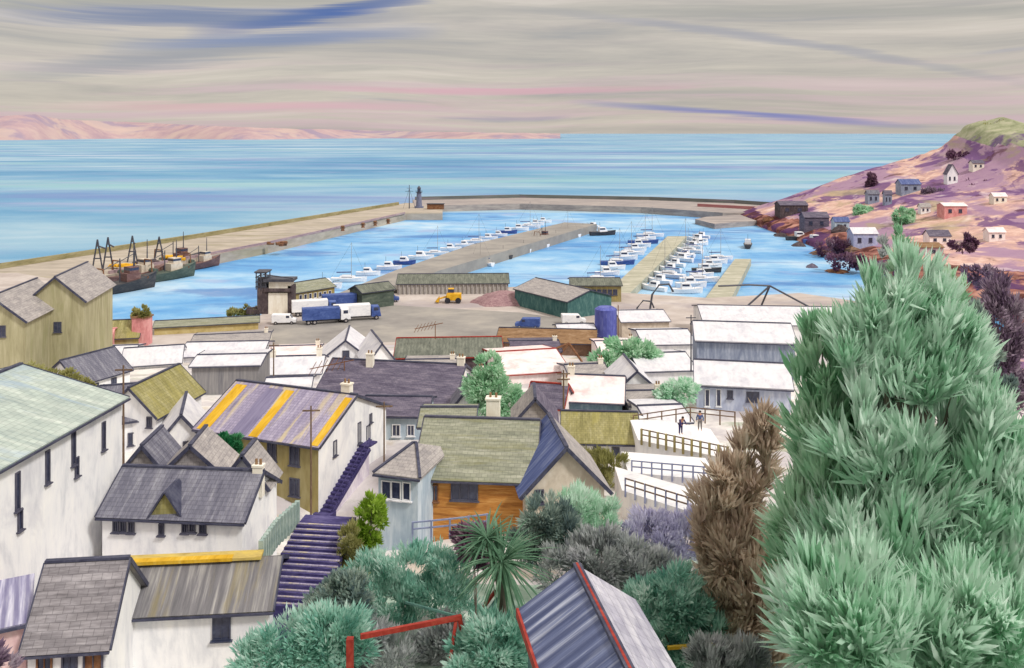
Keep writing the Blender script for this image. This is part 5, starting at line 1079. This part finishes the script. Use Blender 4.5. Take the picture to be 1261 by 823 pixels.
# yellow loader
p_ = PZ(556, 373, QZ); t = thing('wheel_loader', 'yellow wheel loader in front of the ribbed market shed', 'loader', p_)
g = lambda x, y, zz: p_ + Vector((x, y, zz))
MB().box(g(.6, 0, 1.5), (3.6, 2, 1.7)).build('body', skipy, t, bevel=.1); cbn = MB().box(g(-.1, 0, 2.9), (1.4, 1.5, 1.3)).build('cab', skipy, t, bevel=.08); MB().box(g(-.1, 0, 3.0), (1.44, 1.54, .8)).build('windows', glass, cbn)
mb = MB(); mb.bar(g(-1, 0, 1.6), g(-3.0, 0, 1.0), .8, .3); mb.build('arm', skipy, t)
mb = MB(); mb.add([g(-3.0, -1.2, .3), g(-3.9, -1.2, .4), g(-3.0, -1.2, 1.5), g(-3.0, 1.2, .3), g(-3.9, 1.2, .4), g(-3.0, 1.2, 1.5)], [(0, 1, 2), (5, 4, 3), (0, 3, 4, 1), (1, 4, 5, 2), (2, 5, 3, 0)]); mb.build('bucket', skipy, t)
for x in (1.7, -.9):
    for s_ in (-1, 1): MB().tube([g(x, s_ * .8, .7), g(x, s_ * 1.2, .7)], .7, 14).build('wheel', tyre, t)

# ------------------------------------------------------------------ people on the upper terrace
def person(label, px, py, d, rz, shirt, trousers, pose):
    base = P(px, py, d); sk = wash('skin', [(176, 128, 104), (196, 148, 122), (206, 164, 140)], 2, 2, .6, 0); hair = wash('dark_hair', [(40, 32, 34), (56, 46, 46), (74, 62, 60)], 4, 4)
    root = thing('person', label, 'person', base, None, rz)
    J = dict(pel=(0, 0, .95), ch=(0, .0, 1.35), nk=(0, 0, 1.5), hd=(0, .02, 1.66), ls=(-.2, 0, 1.42), rs=(.2, 0, 1.42), le=(-.3, .02, 1.14), re=(.3, .02, 1.14), lw=(-.3, -.12, .9), rw=(.3, -.12, .9),
             lh=(-.1, 0, .9), rh=(.1, 0, .9), lk=(-.12, -.03, .5), rk=(.12, -.03, .5), la=(-.13, 0, .09), ra=(.13, 0, .09), lt=(-.14, -.16, .03), rt=(.14, -.16, .03), lf=(-.3, -.17, .82), rf=(.3, -.17, .82))
    J.update(pose); E = [('pel', 'ch'), ('ch', 'nk'), ('nk', 'hd'), ('ch', 'ls'), ('ch', 'rs'), ('ls', 'le'), ('rs', 're'), ('le', 'lw'), ('re', 'rw'), ('lw', 'lf'), ('rw', 'rf'), ('pel', 'lh'), ('pel', 'rh'), ('lh', 'lk'), ('rh', 'rk'), ('lk', 'la'), ('rk', 'ra'), ('la', 'lt'), ('ra', 'rt')]
    Rr = dict(pel=.15, ch=.16, nk=.06, hd=.105, ls=.07, rs=.07, le=.05, re=.05, lw=.035, rw=.035, lf=.035, rf=.035, lh=.1, rh=.1, lk=.065, rk=.065, la=.045, ra=.045, lt=.04, rt=.04)
    def skin(name, keys, edges, grow, m_, par):
        ks = list(keys); me_ = bpy.data.meshes.new(name); me_.from_pydata([J[k_] for k_ in ks], [(ks.index(a), ks.index(b)) for a, b in edges], []); me_.materials.append(m_)
        o = bpy.data.objects.new(name, me_); COL.objects.link(o); o.parent = par
        md = o.modifiers.new('skin', 'SKIN'); md.use_smooth_shade = True
        if not me_.skin_vertices: me_.skin_vertices.new()
        for i, k_ in enumerate(ks): me_.skin_vertices[0].data[i].radius = (Rr[k_] + grow,) * 2
        me_.skin_vertices[0].data[0].use_root = True; s_ = o.modifiers.new('sub', 'SUBSURF'); s_.levels = 1; s_.render_levels = 2; return o
    body = skin('body', list(J), E, 0, sk, root)
    skin('jacket', ['pel', 'ch', 'ls', 'rs', 'le', 're', 'lw', 'rw'], [('pel', 'ch'), ('ch', 'ls'), ('ch', 'rs'), ('ls', 'le'), ('rs', 're'), ('le', 'lw'), ('re', 'rw')], .018, shirt, root)
    skin('trousers', ['pel', 'lh', 'rh', 'lk', 'rk', 'la', 'ra'], [('pel', 'lh'), ('pel', 'rh'), ('lh', 'lk'), ('rh', 'rk'), ('lk', 'la'), ('rk', 'ra')], .02, trousers, root)
    mb = MB(); h_ = Vector(J['hd']) + Vector((0, .02, .05)); mb.tube([h_ + z * -.04, h_ + z * .03, h_ + z * .08, h_ + z * .11], [.115, .12, .09, .03], 12)
    o = mb.build('hair', hair, root, smooth=True)
    me_ = o.data; off = Vector(base)
    for v_ in me_.vertices: v_.co += off
    return root
person('person in dark clothes leaning forward by the upper terrace rail', 838, 535, 80, .4, navy, navy, dict(ch=(.02, -.16, 1.30), nk=(.03, -.26, 1.42), hd=(.03, -.34, 1.55), ls=(-.18, -.18, 1.36), rs=(.22, -.18, 1.36), le=(-.24, -.36, 1.15), re=(.28, -.36, 1.15), lw=(-.2, -.52, 1.02), rw=(.24, -.52, 1.02), lf=(-.18, -.6, 1.0), rf=(.22, -.6, 1.0)))
person('person in a blue grey coat standing upright on the upper terrace', 862, 530, 82, -.3, sailc, greyr, {})

for o_ in list(bpy.data.objects):
    l_ = o_.get('label')
    if l_ and len(l_.split()) > 16: print('LONG', len(l_.split()), l_)
    if l_ and o_.get('group') is None:
        if sum(1 for q_ in bpy.data.objects if q_.get('label') == l_) > 1: print('DUP', l_)
